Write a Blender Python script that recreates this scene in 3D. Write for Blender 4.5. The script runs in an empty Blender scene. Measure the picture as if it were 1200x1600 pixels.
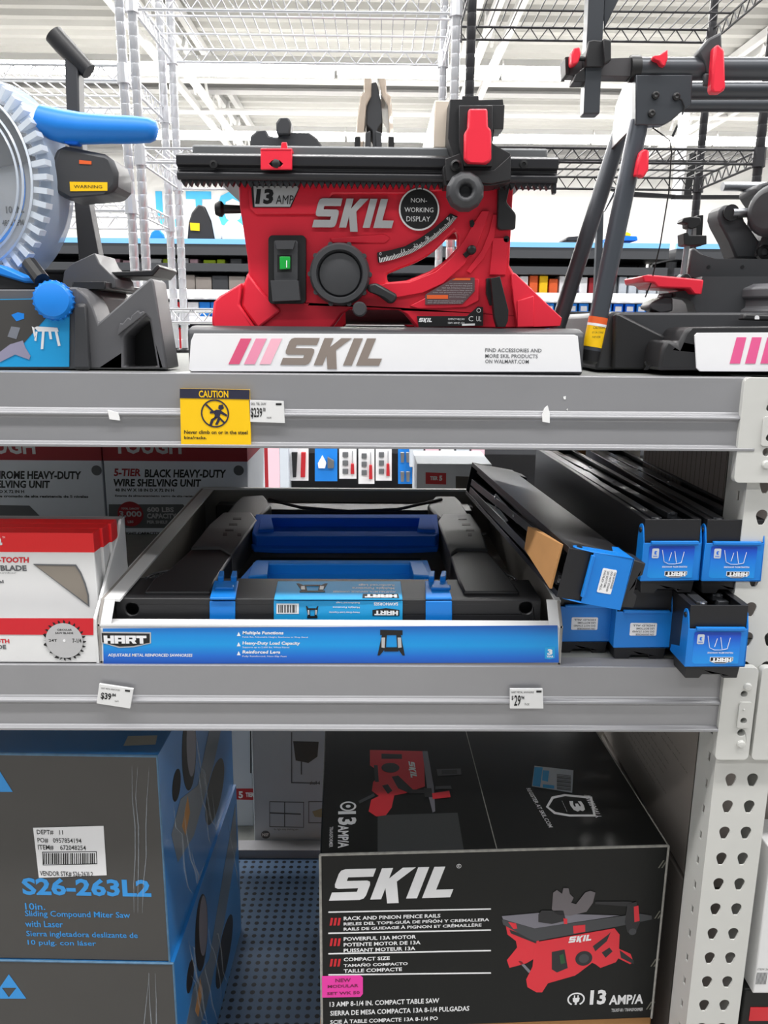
import bpy, bmesh, math, random
from math import sin, cos, tan, pi, radians
from mathutils import Vector, Matrix
from mathutils.geometry import tessellate_polygon

SC = bpy.context.scene
COL = SC.collection

# ------------------------------------------------------------------ camera
F_PX = 1250.0
CAM = Vector((0.0, -1.2, 1.75))
PITCH, YAW, ROLL = radians(13.0), radians(0.7), radians(0.5)
FW = Vector((sin(YAW) * cos(PITCH), cos(YAW) * cos(PITCH), -sin(PITCH)))
R0 = Vector((cos(YAW), -sin(YAW), 0))
U0 = R0.cross(FW)
RT = R0 * cos(ROLL) + U0 * sin(ROLL)
UP = U0 * cos(ROLL) - R0 * sin(ROLL)
cd = bpy.data.cameras.new('camera')
cam = bpy.data.objects.new('camera', cd)
COL.objects.link(cam)
cd.sensor_fit = 'VERTICAL'
cd.sensor_height = 36.0
cd.lens = F_PX / 1600.0 * 36.0
cd.clip_end = 100
m3 = Matrix((RT, UP, -FW)).transposed()
cam.matrix_world = Matrix.Translation(CAM) @ m3.to_4x4()
SC.camera = cam

# ------------------------------------------------------------------ world, lamps, exposure
SC.view_settings.view_transform = 'Standard'
SC.view_settings.look = 'None'
SC.view_settings.gamma = 1.0
SC.view_settings.use_curve_mapping = False
SC.view_settings.exposure = 0.1
SC.cycles.max_bounces = 8
SC.cycles.diffuse_bounces = 3
SC.cycles.transparent_max_bounces = 12
w = bpy.data.worlds.new('store_ambience')
SC.world = w
w.use_nodes = True
bg = w.node_tree.nodes['Background']
bg.inputs[0].default_value = (0.88, 0.95, 1.0, 1)
bg.inputs[1].default_value = 0.22


def area_lamp(x, y, z, sx, sy, power, col=(1.0, 0.985, 0.97)):
    l = bpy.data.lights.new('ceiling_strip_lamp', 'AREA')
    l.shape = 'RECTANGLE'
    l.size, l.size_y = sx, sy
    l.energy = power
    l.color = col
    o = bpy.data.objects.new('ceiling_strip_lamp', l)
    o.location = (x, y, z)
    COL.objects.link(o)


# rows of strip lamps that hang over the aisle in front of the rack and over the next aisle
for (ly, pw) in ((-1.1, 520), (-4.2, 230), (2.6, 800), (6.6, 700), (10.6, 1000), (14.6, 1500)):
    area_lamp(0, ly, 5.35, 14, 0.3, pw)

# ------------------------------------------------------------------ measuring helpers


def ray(u, v):
    return FW + RT * ((u - 600) / F_PX) - UP * ((v - 800) / F_PX)


def U(u, v, Y):
    d = ray(u, v)
    return CAM + d * ((Y - CAM.y) / d.y)


def UZ(u, v, Z):
    d = ray(u, v)
    return CAM + d * ((Z - CAM.z) / d.z)


class Frame:
    def __init__(s, O, A=(1, 0, 0), B=(0, 0, 1)):
        s.O, s.A, s.B = Vector(O), Vector(A).normalized(), Vector(B).normalized()
        s.N = s.A.cross(s.B)

    def p(s, a, b, n=0.0):
        return s.O + s.A * a + s.B * b + s.N * n

    def px(s, u, v):
        d = ray(u, v)
        t = (s.O - CAM).dot(s.N) / d.dot(s.N)
        q = CAM + d * t - s.O
        return (q.dot(s.A), q.dot(s.B))

    def pl(s, pts):
        return [s.px(u, v) for u, v in pts]

    def off(s, n):
        return Frame(s.O + s.N * n, s.A, s.B)


def FY(Y):
    return Frame((0, Y, 0))


# ------------------------------------------------------------------ materials
def lin(c):
    return tuple(((x / 255.0) / 12.92 if x / 255.0 <= 0.04045 else ((x / 255.0 + 0.055) / 1.055) ** 2.4) for x in c)


def mat(name, rgb, rough=0.5, metal=0.0, noise=0.0, scale=30.0, bump=0.0, bscale=200.0, coat=0.0, emit=0.0, alpha=1.0, trans=0.0, spec=0.5):
    m = bpy.data.materials.new(name)
    m.use_nodes = True
    nt = m.node_tree
    b = nt.nodes['Principled BSDF']
    c = lin(rgb) + (1,)
    b.inputs['Base Color'].default_value = c
    b.inputs['Roughness'].default_value = rough
    b.inputs['Metallic'].default_value = metal
    b.inputs['Specular IOR Level'].default_value = spec
    b.inputs['Coat Weight'].default_value = coat
    b.inputs['Coat Roughness'].default_value = 0.12
    if trans:
        b.inputs['Transmission Weight'].default_value = trans
        b.inputs['IOR'].default_value = 1.2
    if alpha < 1:
        b.inputs['Alpha'].default_value = alpha
    if emit:
        b.inputs['Emission Color'].default_value = c
        b.inputs['Emission Strength'].default_value = emit
    tc = None
    if noise or bump:
        tc = nt.nodes.new('ShaderNodeTexCoord')
    if noise:
        n = nt.nodes.new('ShaderNodeTexNoise')
        n.inputs['Scale'].default_value = scale
        n.inputs['Detail'].default_value = 5
        nt.links.new(tc.outputs['Object'], n.inputs['Vector'])
        mx = nt.nodes.new('ShaderNodeMix')
        mx.data_type = 'RGBA'
        mx.inputs[6].default_value = tuple(max(0, x * (1 - noise)) for x in c[:3]) + (1,)
        mx.inputs[7].default_value = tuple(min(1, x * (1 + noise)) for x in c[:3]) + (1,)
        nt.links.new(n.outputs['Fac'], mx.inputs[0])
        nt.links.new(mx.outputs[2], b.inputs['Base Color'])
    if bump:
        n = nt.nodes.new('ShaderNodeTexNoise')
        n.inputs['Scale'].default_value = bscale
        n.inputs['Detail'].default_value = 3
        nt.links.new(tc.outputs['Object'], n.inputs['Vector'])
        bp = nt.nodes.new('ShaderNodeBump')
        bp.inputs['Strength'].default_value = bump
        bp.inputs['Distance'].default_value = 0.002
        nt.links.new(n.outputs['Fac'], bp.inputs['Height'])
        nt.links.new(bp.outputs['Normal'], b.inputs['Normal'])
    return m


def print_gradient(name, lo, hi, z0, z1, axis=2, rough=0.35, stops=None):
    """printed colour blend across a panel, in the panel's own coordinates"""
    m = bpy.data.materials.new(name)
    m.use_nodes = True
    nt = m.node_tree
    b = nt.nodes['Principled BSDF']
    b.inputs['Roughness'].default_value = rough
    tc = nt.nodes.new('ShaderNodeTexCoord')
    sp = nt.nodes.new('ShaderNodeSeparateXYZ')
    mr = nt.nodes.new('ShaderNodeMapRange')
    mr.inputs[1].default_value, mr.inputs[2].default_value = z0, z1
    cr = nt.nodes.new('ShaderNodeValToRGB')
    nt.links.new(tc.outputs['Object'], sp.inputs[0])
    nt.links.new(sp.outputs[axis], mr.inputs[0])
    nt.links.new(mr.outputs[0], cr.inputs[0])
    nt.links.new(cr.outputs[0], b.inputs['Base Color'])
    e = cr.color_ramp.elements
    st = stops or [(0.0, lo), (1.0, hi)]
    e[0].position, e[0].color = st[0][0], lin(st[0][1]) + (1,)
    e[1].position, e[1].color = st[-1][0], lin(st[-1][1]) + (1,)
    for p_, c_ in st[1:-1]:
        q = e.new(p_)
        q.color = lin(c_) + (1,)
    return m


M = {}


def DM(k, *a, **kw):
    M[k] = mat(k, *a, **kw)
    return M[k]


DM('white_paint', (232, 232, 232), 0.6)
DM('ceiling_deck', (188, 188, 185), 0.7, noise=0.05, scale=2)
DM('joist', (225, 225, 225), 0.55)
DM('girder', (150, 150, 150), 0.55)
DM('concrete', (170, 168, 164), 0.5, noise=0.12, scale=3)
DM('tube_glow', (255, 252, 246), 0.5, emit=22.0)
DM('beam_grey', (150, 150, 153), 0.36, metal=0.25, noise=0.07, scale=6, bump=0.03)
DM('upright_grey', (203, 203, 199), 0.42, noise=0.05, scale=9)
DM('deck_grey', (140, 142, 138), 0.6, noise=0.15, scale=40)
DM('scrap_paper', (240, 240, 240), 0.8)
DM('ink', (18, 18, 20), 0.5)
DM('ink_grey', (95, 97, 100), 0.5)
DM('card_white', (226, 226, 226), 0.62, noise=0.03, scale=12)
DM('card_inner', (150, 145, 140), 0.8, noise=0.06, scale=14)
DM('kraft', (176, 128, 78), 0.8, noise=0.12, scale=30)
DM('white_ink', (238, 238, 240), 0.5)
DM('chrome', (226, 227, 231), 0.25, metal=0.55)
DM('black_wire', (38, 38, 42), 0.45)
DM('saw_red', (226, 32, 56), 0.42, bump=0.05, bscale=500)
DM('saw_red_bright', (234, 42, 64), 0.38)
DM('black_plastic', (36, 36, 38), 0.45, bump=0.05, bscale=600)
DM('dark_plastic', (58, 59, 62), 0.5, bump=0.05, bscale=600)
DM('grey_plastic', (88, 88, 91), 0.5, bump=0.04, bscale=500)
DM('rail_black', (46, 46, 49), 0.35, metal=0.3)
DM('alu_grey', (112, 114, 116), 0.4, metal=0.4)
DM('steel', (178, 180, 184), 0.3, metal=0.9)
DM('silver_print', (196, 196, 198), 0.35, metal=0.3)
DM('fence_cream', (226, 212, 196), 0.4, metal=0.1)
DM('green_button', (20, 160, 60), 0.4)
DM('orange', (228, 96, 40), 0.5)
DM('yellow', (250, 200, 0), 0.5)
DM('navy', (40, 40, 62), 0.5)
DM('stand_grey', (74, 77, 82), 0.35, metal=0.4)
DM('stand_light', (84, 82, 84), 0.4, metal=0.2)
DM('stand_tube', (82, 86, 93), 0.32, metal=0.45)
DM('hart_blue', (14, 124, 214), 0.4)
DM('hart_blue_dark', (28, 108, 224), 0.75, spec=0.15)
DM('bright_blue', (20, 128, 222), 0.45)
DM('sky_blue', (28, 160, 222), 0.45)
DM('clear_plastic', (225, 232, 240), 0.08, alpha=0.16)
DM('clear_rib', (222, 230, 240), 0.15, alpha=0.8)
DM('blade_steel', (186, 188, 192), 0.35, metal=0.6)
DM('box_black', (15, 17, 16), 0.5, coat=0.05, noise=0.1, scale=20, spec=0.3)
DM('box_grey_print', (64, 62, 60), 0.5, coat=0.15, noise=0.06, scale=14)
DM('box_blue', (32, 116, 186), 0.35, coat=0.5)
DM('box_edge', (158, 156, 150), 0.7, noise=0.5, scale=90)
DM('pink', (240, 60, 170), 0.6)
DM('pink_dark', (120, 20, 70), 0.6)
DM('delta_blue', (48, 148, 222), 0.5)
DM('red_print', (206, 26, 40), 0.45)
DM('deep_red', (176, 24, 34), 0.5)
DM('crimson', (150, 22, 34), 0.5)
DM('pink_pale', (238, 196, 208), 0.5)
DM('rose', (224, 60, 110), 0.5)
DM('bronze_print', (150, 138, 130), 0.4, metal=0.2)
DM('carton_grey', (150, 142, 136), 0.8, noise=0.08, scale=10)
DM('carton_pale', (198, 205, 214), 0.6, noise=0.03)
DM('gray_window', (140, 132, 122), 0.4)
DM('lime', (190, 220, 30), 0.5)
DM('purple', (88, 40, 160), 0.5)
DM('wall_letter_blue', (60, 176, 226), 0.5)
DM('bag_black', (30, 30, 34), 0.6)
DM('fascia_dark', (56, 58, 62), 0.5)
DM('strip_blue', (120, 180, 235), 0.4)
DM('pegboard', (80, 80, 84), 0.7)
DM('pole_white', (225, 225, 228), 0.5)


def panel_lines(name, rgb, line, scale, axis=1, width=0.12, rough=0.8):
    m = mat(name, rgb, rough)
    nt = m.node_tree
    b = nt.nodes['Principled BSDF']
    tc = nt.nodes.new('ShaderNodeTexCoord')
    sp = nt.nodes.new('ShaderNodeSeparateXYZ')
    mu = nt.nodes.new('ShaderNodeMath')
    mu.operation = 'MULTIPLY'
    mu.inputs[1].default_value = scale
    fr = nt.nodes.new('ShaderNodeMath')
    fr.operation = 'FRACT'
    lt = nt.nodes.new('ShaderNodeMath')
    lt.operation = 'LESS_THAN'
    lt.inputs[1].default_value = width
    mx = nt.nodes.new('ShaderNodeMix')
    mx.data_type = 'RGBA'
    mx.inputs[6].default_value = lin(rgb) + (1,)
    mx.inputs[7].default_value = lin(line) + (1,)
    nt.links.new(tc.outputs['Object'], sp.inputs[0])
    nt.links.new(sp.outputs[axis], mu.inputs[0])
    nt.links.new(mu.outputs[0], fr.inputs[0])
    nt.links.new(fr.outputs[0], lt.inputs[0])
    nt.links.new(lt.outputs[0], mx.inputs[0])
    nt.links.new(mx.outputs[2], b.inputs['Base Color'])
    M[name] = m


panel_lines('ribbed_carton', (152, 143, 138), (96, 88, 84), 46.0)


def perforated(name, rgb, hole, pitch, r):
    """steel sheet punched with a square grid of small holes"""
    m = mat(name, rgb, 0.5, metal=0.2)
    nt = m.node_tree
    b = nt.nodes['Principled BSDF']
    tc = nt.nodes.new('ShaderNodeTexCoord')
    sc_ = nt.nodes.new('ShaderNodeVectorMath')
    sc_.operation = 'SCALE'
    sc_.inputs[3].default_value = 1.0 / pitch
    fr = nt.nodes.new('ShaderNodeVectorMath')
    fr.operation = 'FRACTION'
    sub = nt.nodes.new('ShaderNodeVectorMath')
    sub.operation = 'SUBTRACT'
    sub.inputs[1].default_value = (0.5, 0.5, 0.0)
    mul = nt.nodes.new('ShaderNodeVectorMath')
    mul.operation = 'MULTIPLY'
    mul.inputs[1].default_value = (1, 1, 0)
    ln = nt.nodes.new('ShaderNodeVectorMath')
    ln.operation = 'LENGTH'
    lt = nt.nodes.new('ShaderNodeMath')
    lt.operation = 'LESS_THAN'
    lt.inputs[1].default_value = r / pitch
    mx = nt.nodes.new('ShaderNodeMix')
    mx.data_type = 'RGBA'
    mx.inputs[6].default_value = lin(rgb) + (1,)
    mx.inputs[7].default_value = lin(hole) + (1,)
    L = nt.links.new
    L(tc.outputs['Object'], sc_.inputs[0])
    L(sc_.outputs[0], fr.inputs[0])
    L(fr.outputs[0], sub.inputs[0])
    L(sub.outputs[0], mul.inputs[0])
    L(mul.outputs[0], ln.inputs[0])
    L(ln.outputs['Value'], lt.inputs[0])
    L(lt.outputs[0], mx.inputs[0])
    L(mx.outputs[2], b.inputs['Base Color'])
    M[name] = m


perforated('perforated_steel', (76, 98, 126), (14, 20, 28), 0.0235, 0.0062)

# ------------------------------------------------------------------ mesh builder


def text_mesh(s, bold=0.0, shear=0.0):
    cu = bpy.data.curves.new('t', 'FONT')
    cu.body = s
    cu.size = 1.0
    cu.shear = shear
    cu.offset = bold
    cu.resolution_u = 2
    cu.fill_mode = 'FRONT'
    ob = bpy.data.objects.new('t', cu)
    me = bpy.data.meshes.new_from_object(ob)
    vs = [v.co.copy() for v in me.vertices]
    fs = [tuple(p.vertices) for p in me.polygons]
    bpy.data.objects.remove(ob)
    bpy.data.curves.remove(cu)
    bpy.data.meshes.remove(me)
    return vs, fs


class MB:
    def __init__(s):
        s.v, s.f, s.m = [], [], []

    def add(s, vs, fs, m=0):
        o = len(s.v)
        s.v += [Vector(q) for q in vs]
        s.f += [tuple(i + o for i in f) for f in fs]
        s.m += [m] * len(fs)
        return s

    def box(s, a, b, m=0):
        x0, y0, z0 = a
        x1, y1, z1 = b
        x0, x1 = min(x0, x1), max(x0, x1)
        y0, y1 = min(y0, y1), max(y0, y1)
        z0, z1 = min(z0, z1), max(z0, z1)
        vs = [(x0, y0, z0), (x1, y0, z0), (x1, y1, z0), (x0, y1, z0), (x0, y0, z1), (x1, y0, z1), (x1, y1, z1), (x0, y1, z1)]
        return s.add(vs, [(3, 2, 1, 0), (4, 5, 6, 7), (0, 1, 5, 4), (1, 2, 6, 5), (2, 3, 7, 6), (3, 0, 4, 7)], m)

    def fbox(s, fr, a0, a1, b0, b1, n0, n1, m=0):
        return s.prism([[(a0, b0), (a1, b0), (a1, b1), (a0, b1)]], fr, n0, n1, m)

    def prism(s, loops, fr, n0, n1, m=0, taper=None):
        if loops and not hasattr(loops[0][0], '__len__'):
            loops = [loops]
        def area(L):
            return sum(L[i][0] * L[(i + 1) % len(L)][1] - L[(i + 1) % len(L)][0] * L[i][1] for i in range(len(L)))
        LS = []
        for k, L in enumerate(loops):
            L = list(L)
            if (area(L) < 0) == (k == 0):
                L = L[::-1]
            LS.append(L)
        tris = tessellate_polygon([[Vector((a, b, 0)) for a, b in L] for L in LS])
        flat = [q for L in LS for q in L]
        n = len(flat)
        if n1 < n0:
            n0, n1 = n1, n0
        vs = [fr.p(a, b, n0) for a, b in flat] + [fr.p(a, b, n1) for a, b in flat]
        fs = []
        for t in tris:
            (ax, ay), (bx, by), (cx, cy) = flat[t[0]], flat[t[1]], flat[t[2]]
            if (bx - ax) * (cy - ay) - (by - ay) * (cx - ax) < 0:
                t = (t[0], t[2], t[1])
            fs.append(tuple(i + n for i in t))
            fs.append((t[2], t[1], t[0]))
        o = 0
        for L in LS:
            k = len(L)
            for i in range(k):
                j = (i + 1) % k
                fs.append((o + i, o + j, o + j + n, o + i + n))
            o += k
        return s.add(vs, fs, m)

    def pprism(s, loops, fr, n0, n1, m=0):
        if not hasattr(loops[0][0], '__len__'):
            loops = [loops]
        return s.prism([fr.pl(L) for L in loops], fr, n0, n1, m)

    def tube(s, pts, r, seg=8, m=0, cap=True):
        pts = [Vector(p) for p in pts]
        rs = r if hasattr(r, '__len__') else [r] * len(pts)
        vs, fs = [], []
        ref = None
        for i, p in enumerate(pts):
            if i == 0:
                t = pts[1] - p
            elif i == len(pts) - 1:
                t = p - pts[i - 1]
            else:
                t = (pts[i + 1] - p).normalized() + (p - pts[i - 1]).normalized()
            t.normalize()
            if ref is None:
                ref = t.orthogonal().normalized()
            ref = (ref - t * ref.dot(t))
            if ref.length < 1e-6:
                ref = t.orthogonal()
            ref.normalize()
            b = t.cross(ref)
            for k in range(seg):
                a = 2 * pi * k / seg
                vs.append(p + (ref * cos(a) + b * sin(a)) * rs[i])
        for i in range(len(pts) - 1):
            for k in range(seg):
                k2 = (k + 1) % seg
                fs.append((i * seg + k, i * seg + k2, (i + 1) * seg + k2, (i + 1) * seg + k))
        if cap:
            fs.append(tuple(range(seg))[::-1])
            e = (len(pts) - 1) * seg
            fs.append(tuple(range(e, e + seg)))
        return s.add(vs, fs, m)

    def lathe(s, prof, O, axis, seg=24, m=0):
        O = Vector(O)
        return s.tube([O + Vector(axis).normalized() * h for r, h in prof], [max(r, 1e-5) for r, h in prof], seg, m) if _mono(prof) else s._lathe(prof, O, axis, seg, m)

    def _lathe(s, prof, O, axis, seg, m):
        ax = Vector(axis).normalized()
        a = ax.orthogonal().normalized()
        b = ax.cross(a)
        vs, fs = [], []
        for r, h in prof:
            r = max(r, 1e-5)
            for k in range(seg):
                t = 2 * pi * k / seg
                vs.append(O + ax * h + (a * cos(t) + b * sin(t)) * r)
        for i in range(len(prof) - 1):
            for k in range(seg):
                k2 = (k + 1) % seg
                fs.append((i * seg + k, i * seg + k2, (i + 1) * seg + k2, (i + 1) * seg + k))
        return s.add(vs, fs, m)

    def text(s, t, fr, a, b, w, h, n=0.0004, bold=0.0, shear=0.0, m=0, hw=None):
        vs, fs = text_mesh(t, bold, shear)
        if not vs:
            return s
        x0, x1 = min(v.x for v in vs), max(v.x for v in vs)
        y0, y1 = min(v.y for v in vs), max(v.y for v in vs)
        kx = (w / (x1 - x0)) if w else None
        ky = (h / (y1 - y0)) if h else None
        kx = kx or ky
        ky = ky or kx
        return s.add([fr.p(a + (v.x - x0) * kx, b + (v.y - y0) * ky, n) for v in vs], fs, m)

    def ptext(s, t, fr, u0, v0, u1, v1, n=0.0004, bold=0.0, shear=0.0, m=0):
        """text whose baseline runs from (u0,v1) to (u1,v1) in the photo, cap height to v0"""
        a0, b0 = fr.px(u0, v1)
        a1, _ = fr.px(u1, v1)
        _, b1 = fr.px(u0, v0)
        return s.text(t, fr, a0, b0, a1 - a0, b1 - b0, n, bold, shear, m)

    def disc(s, fr, a, b, r, n0, n1, seg=24, m=0, hole=0):
        L = [[(a + r * cos(2 * pi * k / seg), b + r * sin(2 * pi * k / seg)) for k in range(seg)]]
        if hole:
            L.append([(a + hole * cos(2 * pi * k / seg), b + hole * sin(2 * pi * k / seg)) for k in range(seg)])
        return s.prism(L, fr, n0, n1, m)

    def xf(s, mat4):
        s.v = [mat4 @ v for v in s.v]
        return s


def _mono(prof):
    return False


ORG = {}


def obj(name, mb, mats, parent=None, bevel=0.0, smooth=35, loc=None, seg=2):
    if not isinstance(mats, (list, tuple)):
        mats = [mats]
    mats = [M[k] if isinstance(k, str) else k for k in mats]
    if parent is not None:
        org = ORG[parent]
    elif loc is not None:
        org = Vector(loc)
    else:
        xs, ys, zs = [v.x for v in mb.v], [v.y for v in mb.v], [v.z for v in mb.v]
        org = Vector(((min(xs) + max(xs)) / 2, (min(ys) + max(ys)) / 2, min(zs)))
    me = bpy.data.meshes.new(name)
    me.from_pydata([v - org for v in mb.v], [], mb.f)
    for k in mats:
        me.materials.append(k)
    if len(mats) > 1:
        me.polygons.foreach_set('material_index', mb.m)
    bm = bmesh.new()
    bm.from_mesh(me)
    bmesh.ops.remove_doubles(bm, verts=bm.verts, dist=1e-6)
    bm.to_mesh(me)
    bm.free()
    if smooth:
        me.shade_smooth()
        me.set_sharp_from_angle(angle=radians(smooth))
    me.update()
    o = bpy.data.objects.new(name, me)
    COL.objects.link(o)
    if parent is None:
        o.location = org
    else:
        o.parent = parent
    ORG[o] = org
    if bevel:
        b = o.modifiers.new('bevel', 'BEVEL')
        b.width = bevel
        b.segments = seg
        b.limit_method = 'ANGLE'
        b.angle_limit = radians(40)
        b.harden_normals = False
    return o


def tag(o, label, cat, group=None, kind=None):
    o['label'] = label
    o['category'] = cat
    if group:
        o['group'] = group
    if kind:
        o['kind'] = kind
    return o


def thing(name, label, cat, loc=(0, 0, 0), group=None):
    o = bpy.data.objects.new(name, None)
    o.empty_display_size = 0.05
    COL.objects.link(o)
    o.location = loc
    ORG[o] = Vector(loc)
    return tag(o, label, cat, group)


def struct(name, mb, m, **kw):
    o = obj(name, mb, m, **kw)
    o['kind'] = 'structure'
    return o


def copy_tree(o, parent=None):
    c = o.copy()
    COL.objects.link(c)
    if parent is not None:
        c.parent = parent
    for ch in list(o.children):
        copy_tree(ch, c)
    return c


def rrect(a0, b0, a1, b1, r, k=4):
    out = []
    for cx, cy, s0 in ((a1 - r, b1 - r, 0), (a0 + r, b1 - r, 1), (a0 + r, b0 + r, 2), (a1 - r, b0 + r, 3)):
        for i in range(k + 1):
            t = (s0 + i / k) * pi / 2
            out.append((cx + r * cos(t), cy + r * sin(t)))
    return out


def circ(a, b, r, k=20):
    return [(a + r * cos(2 * pi * i / k), b + r * sin(2 * pi * i / k)) for i in range(k)]


# lettering drawn as outlines
SKIL = [
    [(0, 0), (0.95, 0), (1.06, 0.04), (1.1, 0.14), (1.1, 0.48), (1.06, 0.58), (0.96, 0.62), (0.33, 0.62), (0.33, 0.74), (1.1, 0.74), (1.1, 1), (0.15, 1), (0.04, 0.96), (0, 0.86), (0, 0.52), (0.04, 0.42), (0.14, 0.38), (0.77, 0.38), (0.77, 0.26), (0, 0.26)],
    [(1.28, 0), (1.62, 0), (1.62, 0.36), (1.86, -0.14), (2.22, -0.14), (1.90, 0.56), (2.32, 1), (1.92, 1), (1.62, 0.66), (1.62, 1), (1.28, 1)],
    [(2.40, 0), (2.74, 0), (2.74, 1), (2.40, 1)],
    [(2.90, 0), (3.78, 0), (3.78, 0.26), (3.24, 0.26), (3.24, 1), (2.90, 1)],
]
HART = [
    [(0, 0), (0.34, 0), (0.34, 0.36), (0.62, 0.36), (0.62, 0), (0.96, 0), (0.96, 1), (0.62, 1), (0.62, 0.64), (0.34, 0.64), (0.34, 1), (0, 1)],
    [(1.02, 0), (1.34, 0), (1.34, 0.26), (1.66, 0.26), (1.66, 0), (2.0, 0), (2.0, 1), (1.02, 1)],
    [(2.06, 0), (2.38, 0), (2.38, 0.3), (2.56, 0.3), (2.7, 0), (3.06, 0), (2.88, 0.34), (3.02, 0.45), (3.02, 1), (2.06, 1)],
    [(3.36, 0), (3.70, 0), (3.70, 0.7), (4.02, 0.7), (4.02, 1), (3.06, 1), (3.06, 0.7), (3.36, 0.7)],
]
HART_H = [[(1.34, 0.5), (1.66, 0.5), (1.66, 0.74), (1.34, 0.74)], [(2.38, 0.54), (2.7, 0.54), (2.7, 0.76), (2.38, 0.76)]]


def skil_logo(mb, fr, a, b, wd, ht, n0=0.0002, n1=0.0008, m=0, shear=0.32):
    kx, ky = wd / (3.78 + shear * 0.9), ht
    for L in SKIL:
        mb.prism([[(a + (x + shear * y) * kx, b + y * ky) for x, y in L]], fr, n0, n1, m)


def hart_logo(mb, fr, a, b, wd, ht, n0, n1, m=0):
    kx, ky = wd / 4.02, ht
    for i, L in enumerate(HART):
        loops = [[(a + x * kx, b + y * ky) for x, y in L]]
        if i in (1, 2):
            loops.append([(a + x * kx, b + y * ky) for x, y in HART_H[i - 1]])
        mb.prism(loops, fr, n0, n1, m)


random.seed(7)
Z1 = U(600, 586, 0).z      # top of the upper shelf
Z1B = U(600, 701, 0).z
Z2 = U(600, 1043, 0).z     # top of the middle shelf
Z2B = U(600, 1141, 0).z
Z3 = 0.15                  # bottom deck
# ================================================================== the store around the rack
mb = MB()
mb.box((-14, -7, -0.05), (14, 20, 0))
struct('floor', mb, 'concrete', smooth=0)
mb = MB()
mb.box((-14, 20, 0), (14, 20.2, 6.3))
struct('wall_back', mb, 'white_paint', smooth=0)
mb = MB()
mb.box((-14.2, 0, 0), (-14, 20, 6.3))
struct('wall_left', mb, 'white_paint', smooth=0)
mb = MB()
mb.box((14, 0, 0), (14.2, 20, 6.3))
struct('wall_right', mb, 'white_paint', smooth=0)
# ribbed metal ceiling
mb = MB()
pts = []
y = 3.0
zt, zb = 6.2, 6.12
while y < 20.0:
    pts += [(y, zb), (y + 0.14, zb), (y + 0.20, zt), (y + 0.34, zt)]
    y += 0.40
pts.append((20.0, zb))
vs, fs = [], []
for (yy, zz) in pts:
    vs += [(-14, yy, zz), (14, yy, zz)]
for i in range(len(pts) - 1):
    fs.append((2 * i, 2 * i + 1, 2 * i + 3, 2 * i + 2))
mb.add(vs, fs)
struct('ceiling', mb, 'ceiling_deck', smooth=0)
# open-web joists running away from the rack
for k, jx in enumerate((-11.8, -7.3, -2.9, 1.5, 5.9, 10.3)):
    mb = MB()
    for dx in (-0.13, 0.13):
        mb.box((jx + dx - 0.05, 3, 5.98), (jx + dx + 0.05, 20, 6.10))
        mb.box((jx + dx - 0.05, 3, 5.30), (jx + dx + 0.05, 20, 5.38))
    y = 3.2
    while y < 19.5:
        mb.tube([(jx, y, 5.36), (jx, y + 0.6, 6.0)], 0.025, 5)
        mb.tube([(jx, y + 0.6, 6.0), (jx, y + 1.2, 5.36)], 0.025, 5)
        y += 1.2
    struct('ceiling_joist' if k == 0 else 'ceiling_joist.%03d' % k, mb, 'joist', smooth=0)
for k, gy in enumerate((7.6, 14.0, 19.0)):
    mb = MB()
    mb.box((-14, gy - 0.08, 5.72), (14, gy + 0.08, 6.1))
    mb.box((-14, gy - 0.14, 5.70), (14, gy + 0.14, 5.74))
    struct('ceiling_girder' if k == 0 else 'ceiling_girder.%03d' % k, mb, 'girder', smooth=0)
for k, (gy, gz) in enumerate(((13.0, 5.62), (13.6, 5.3))):
    mb = MB()
    mb.tube([(-14, gy, gz), (14, gy, gz)], 0.05, 8)
    struct('ceiling_pipe' if k == 0 else 'ceiling_pipe.%03d' % k, mb, 'joist')


def strip_light(x, y, z, row, i):
    t = thing('ceiling_light', row, 'ceiling light', (x, y, z), 'fluorescent strip lights under the store ceiling')
    a = MB()
    a.prism([[(y - 0.16, z), (y + 0.16, z), (y + 0.09, z + 0.11), (y - 0.09, z + 0.11)]], Frame((x - 1.19, 0, 0), (0, 1, 0), (0, 0, 1)), 0, 2.38)
    obj('housing', a, 'white_paint', t, smooth=0)
    a = MB()
    for dy in (-0.07, 0.07):
        a.tube([(x - 1.17, y + dy, z - 0.05), (x + 1.17, y + dy, z - 0.05)], 0.07, 10)
    obj('tube', a, 'tube_glow', t)
    return t


i = 0
for (ry, rz, nm, lo, hi) in ((11.5, 5.4, 'long white fluorescent strip in the nearer bright row below the white ceiling', -4, 5), (15.6, 5.4, 'long white fluorescent strip in the farther bright row behind the blade guard', -5, 6)):
    for k in range(lo, hi):
        strip_light(k * 2.4 + 0.6, ry, rz, nm, i)
        i += 1

# large blue letters on the far white wall
fw = FY(19.98)
for ch, (u0, v0, u1, v1) in (('U', (246, 299, 287, 358)), ('T', (293, 299, 332, 358)), ('O', (340, 297, 390, 360))):
    mb = MB()
    mb.ptext(ch, fw, u0, v0, u1, v1, 0.02, bold=0.03)
    mb.ptext(ch, fw, u0, v0, u1, v1, 0.0, bold=0.03)
    tag(obj('wall_letter', mb, 'wall_letter_blue', smooth=0), 'big light blue letter %s on the far white wall' % ch, 'letter', 'blue letters on the far wall')

# ------------------------------------------------------------------ gondola in the next aisle
GY = 3.45


def zg(v, yy=GY):
    return U(600, v, yy).z


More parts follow.
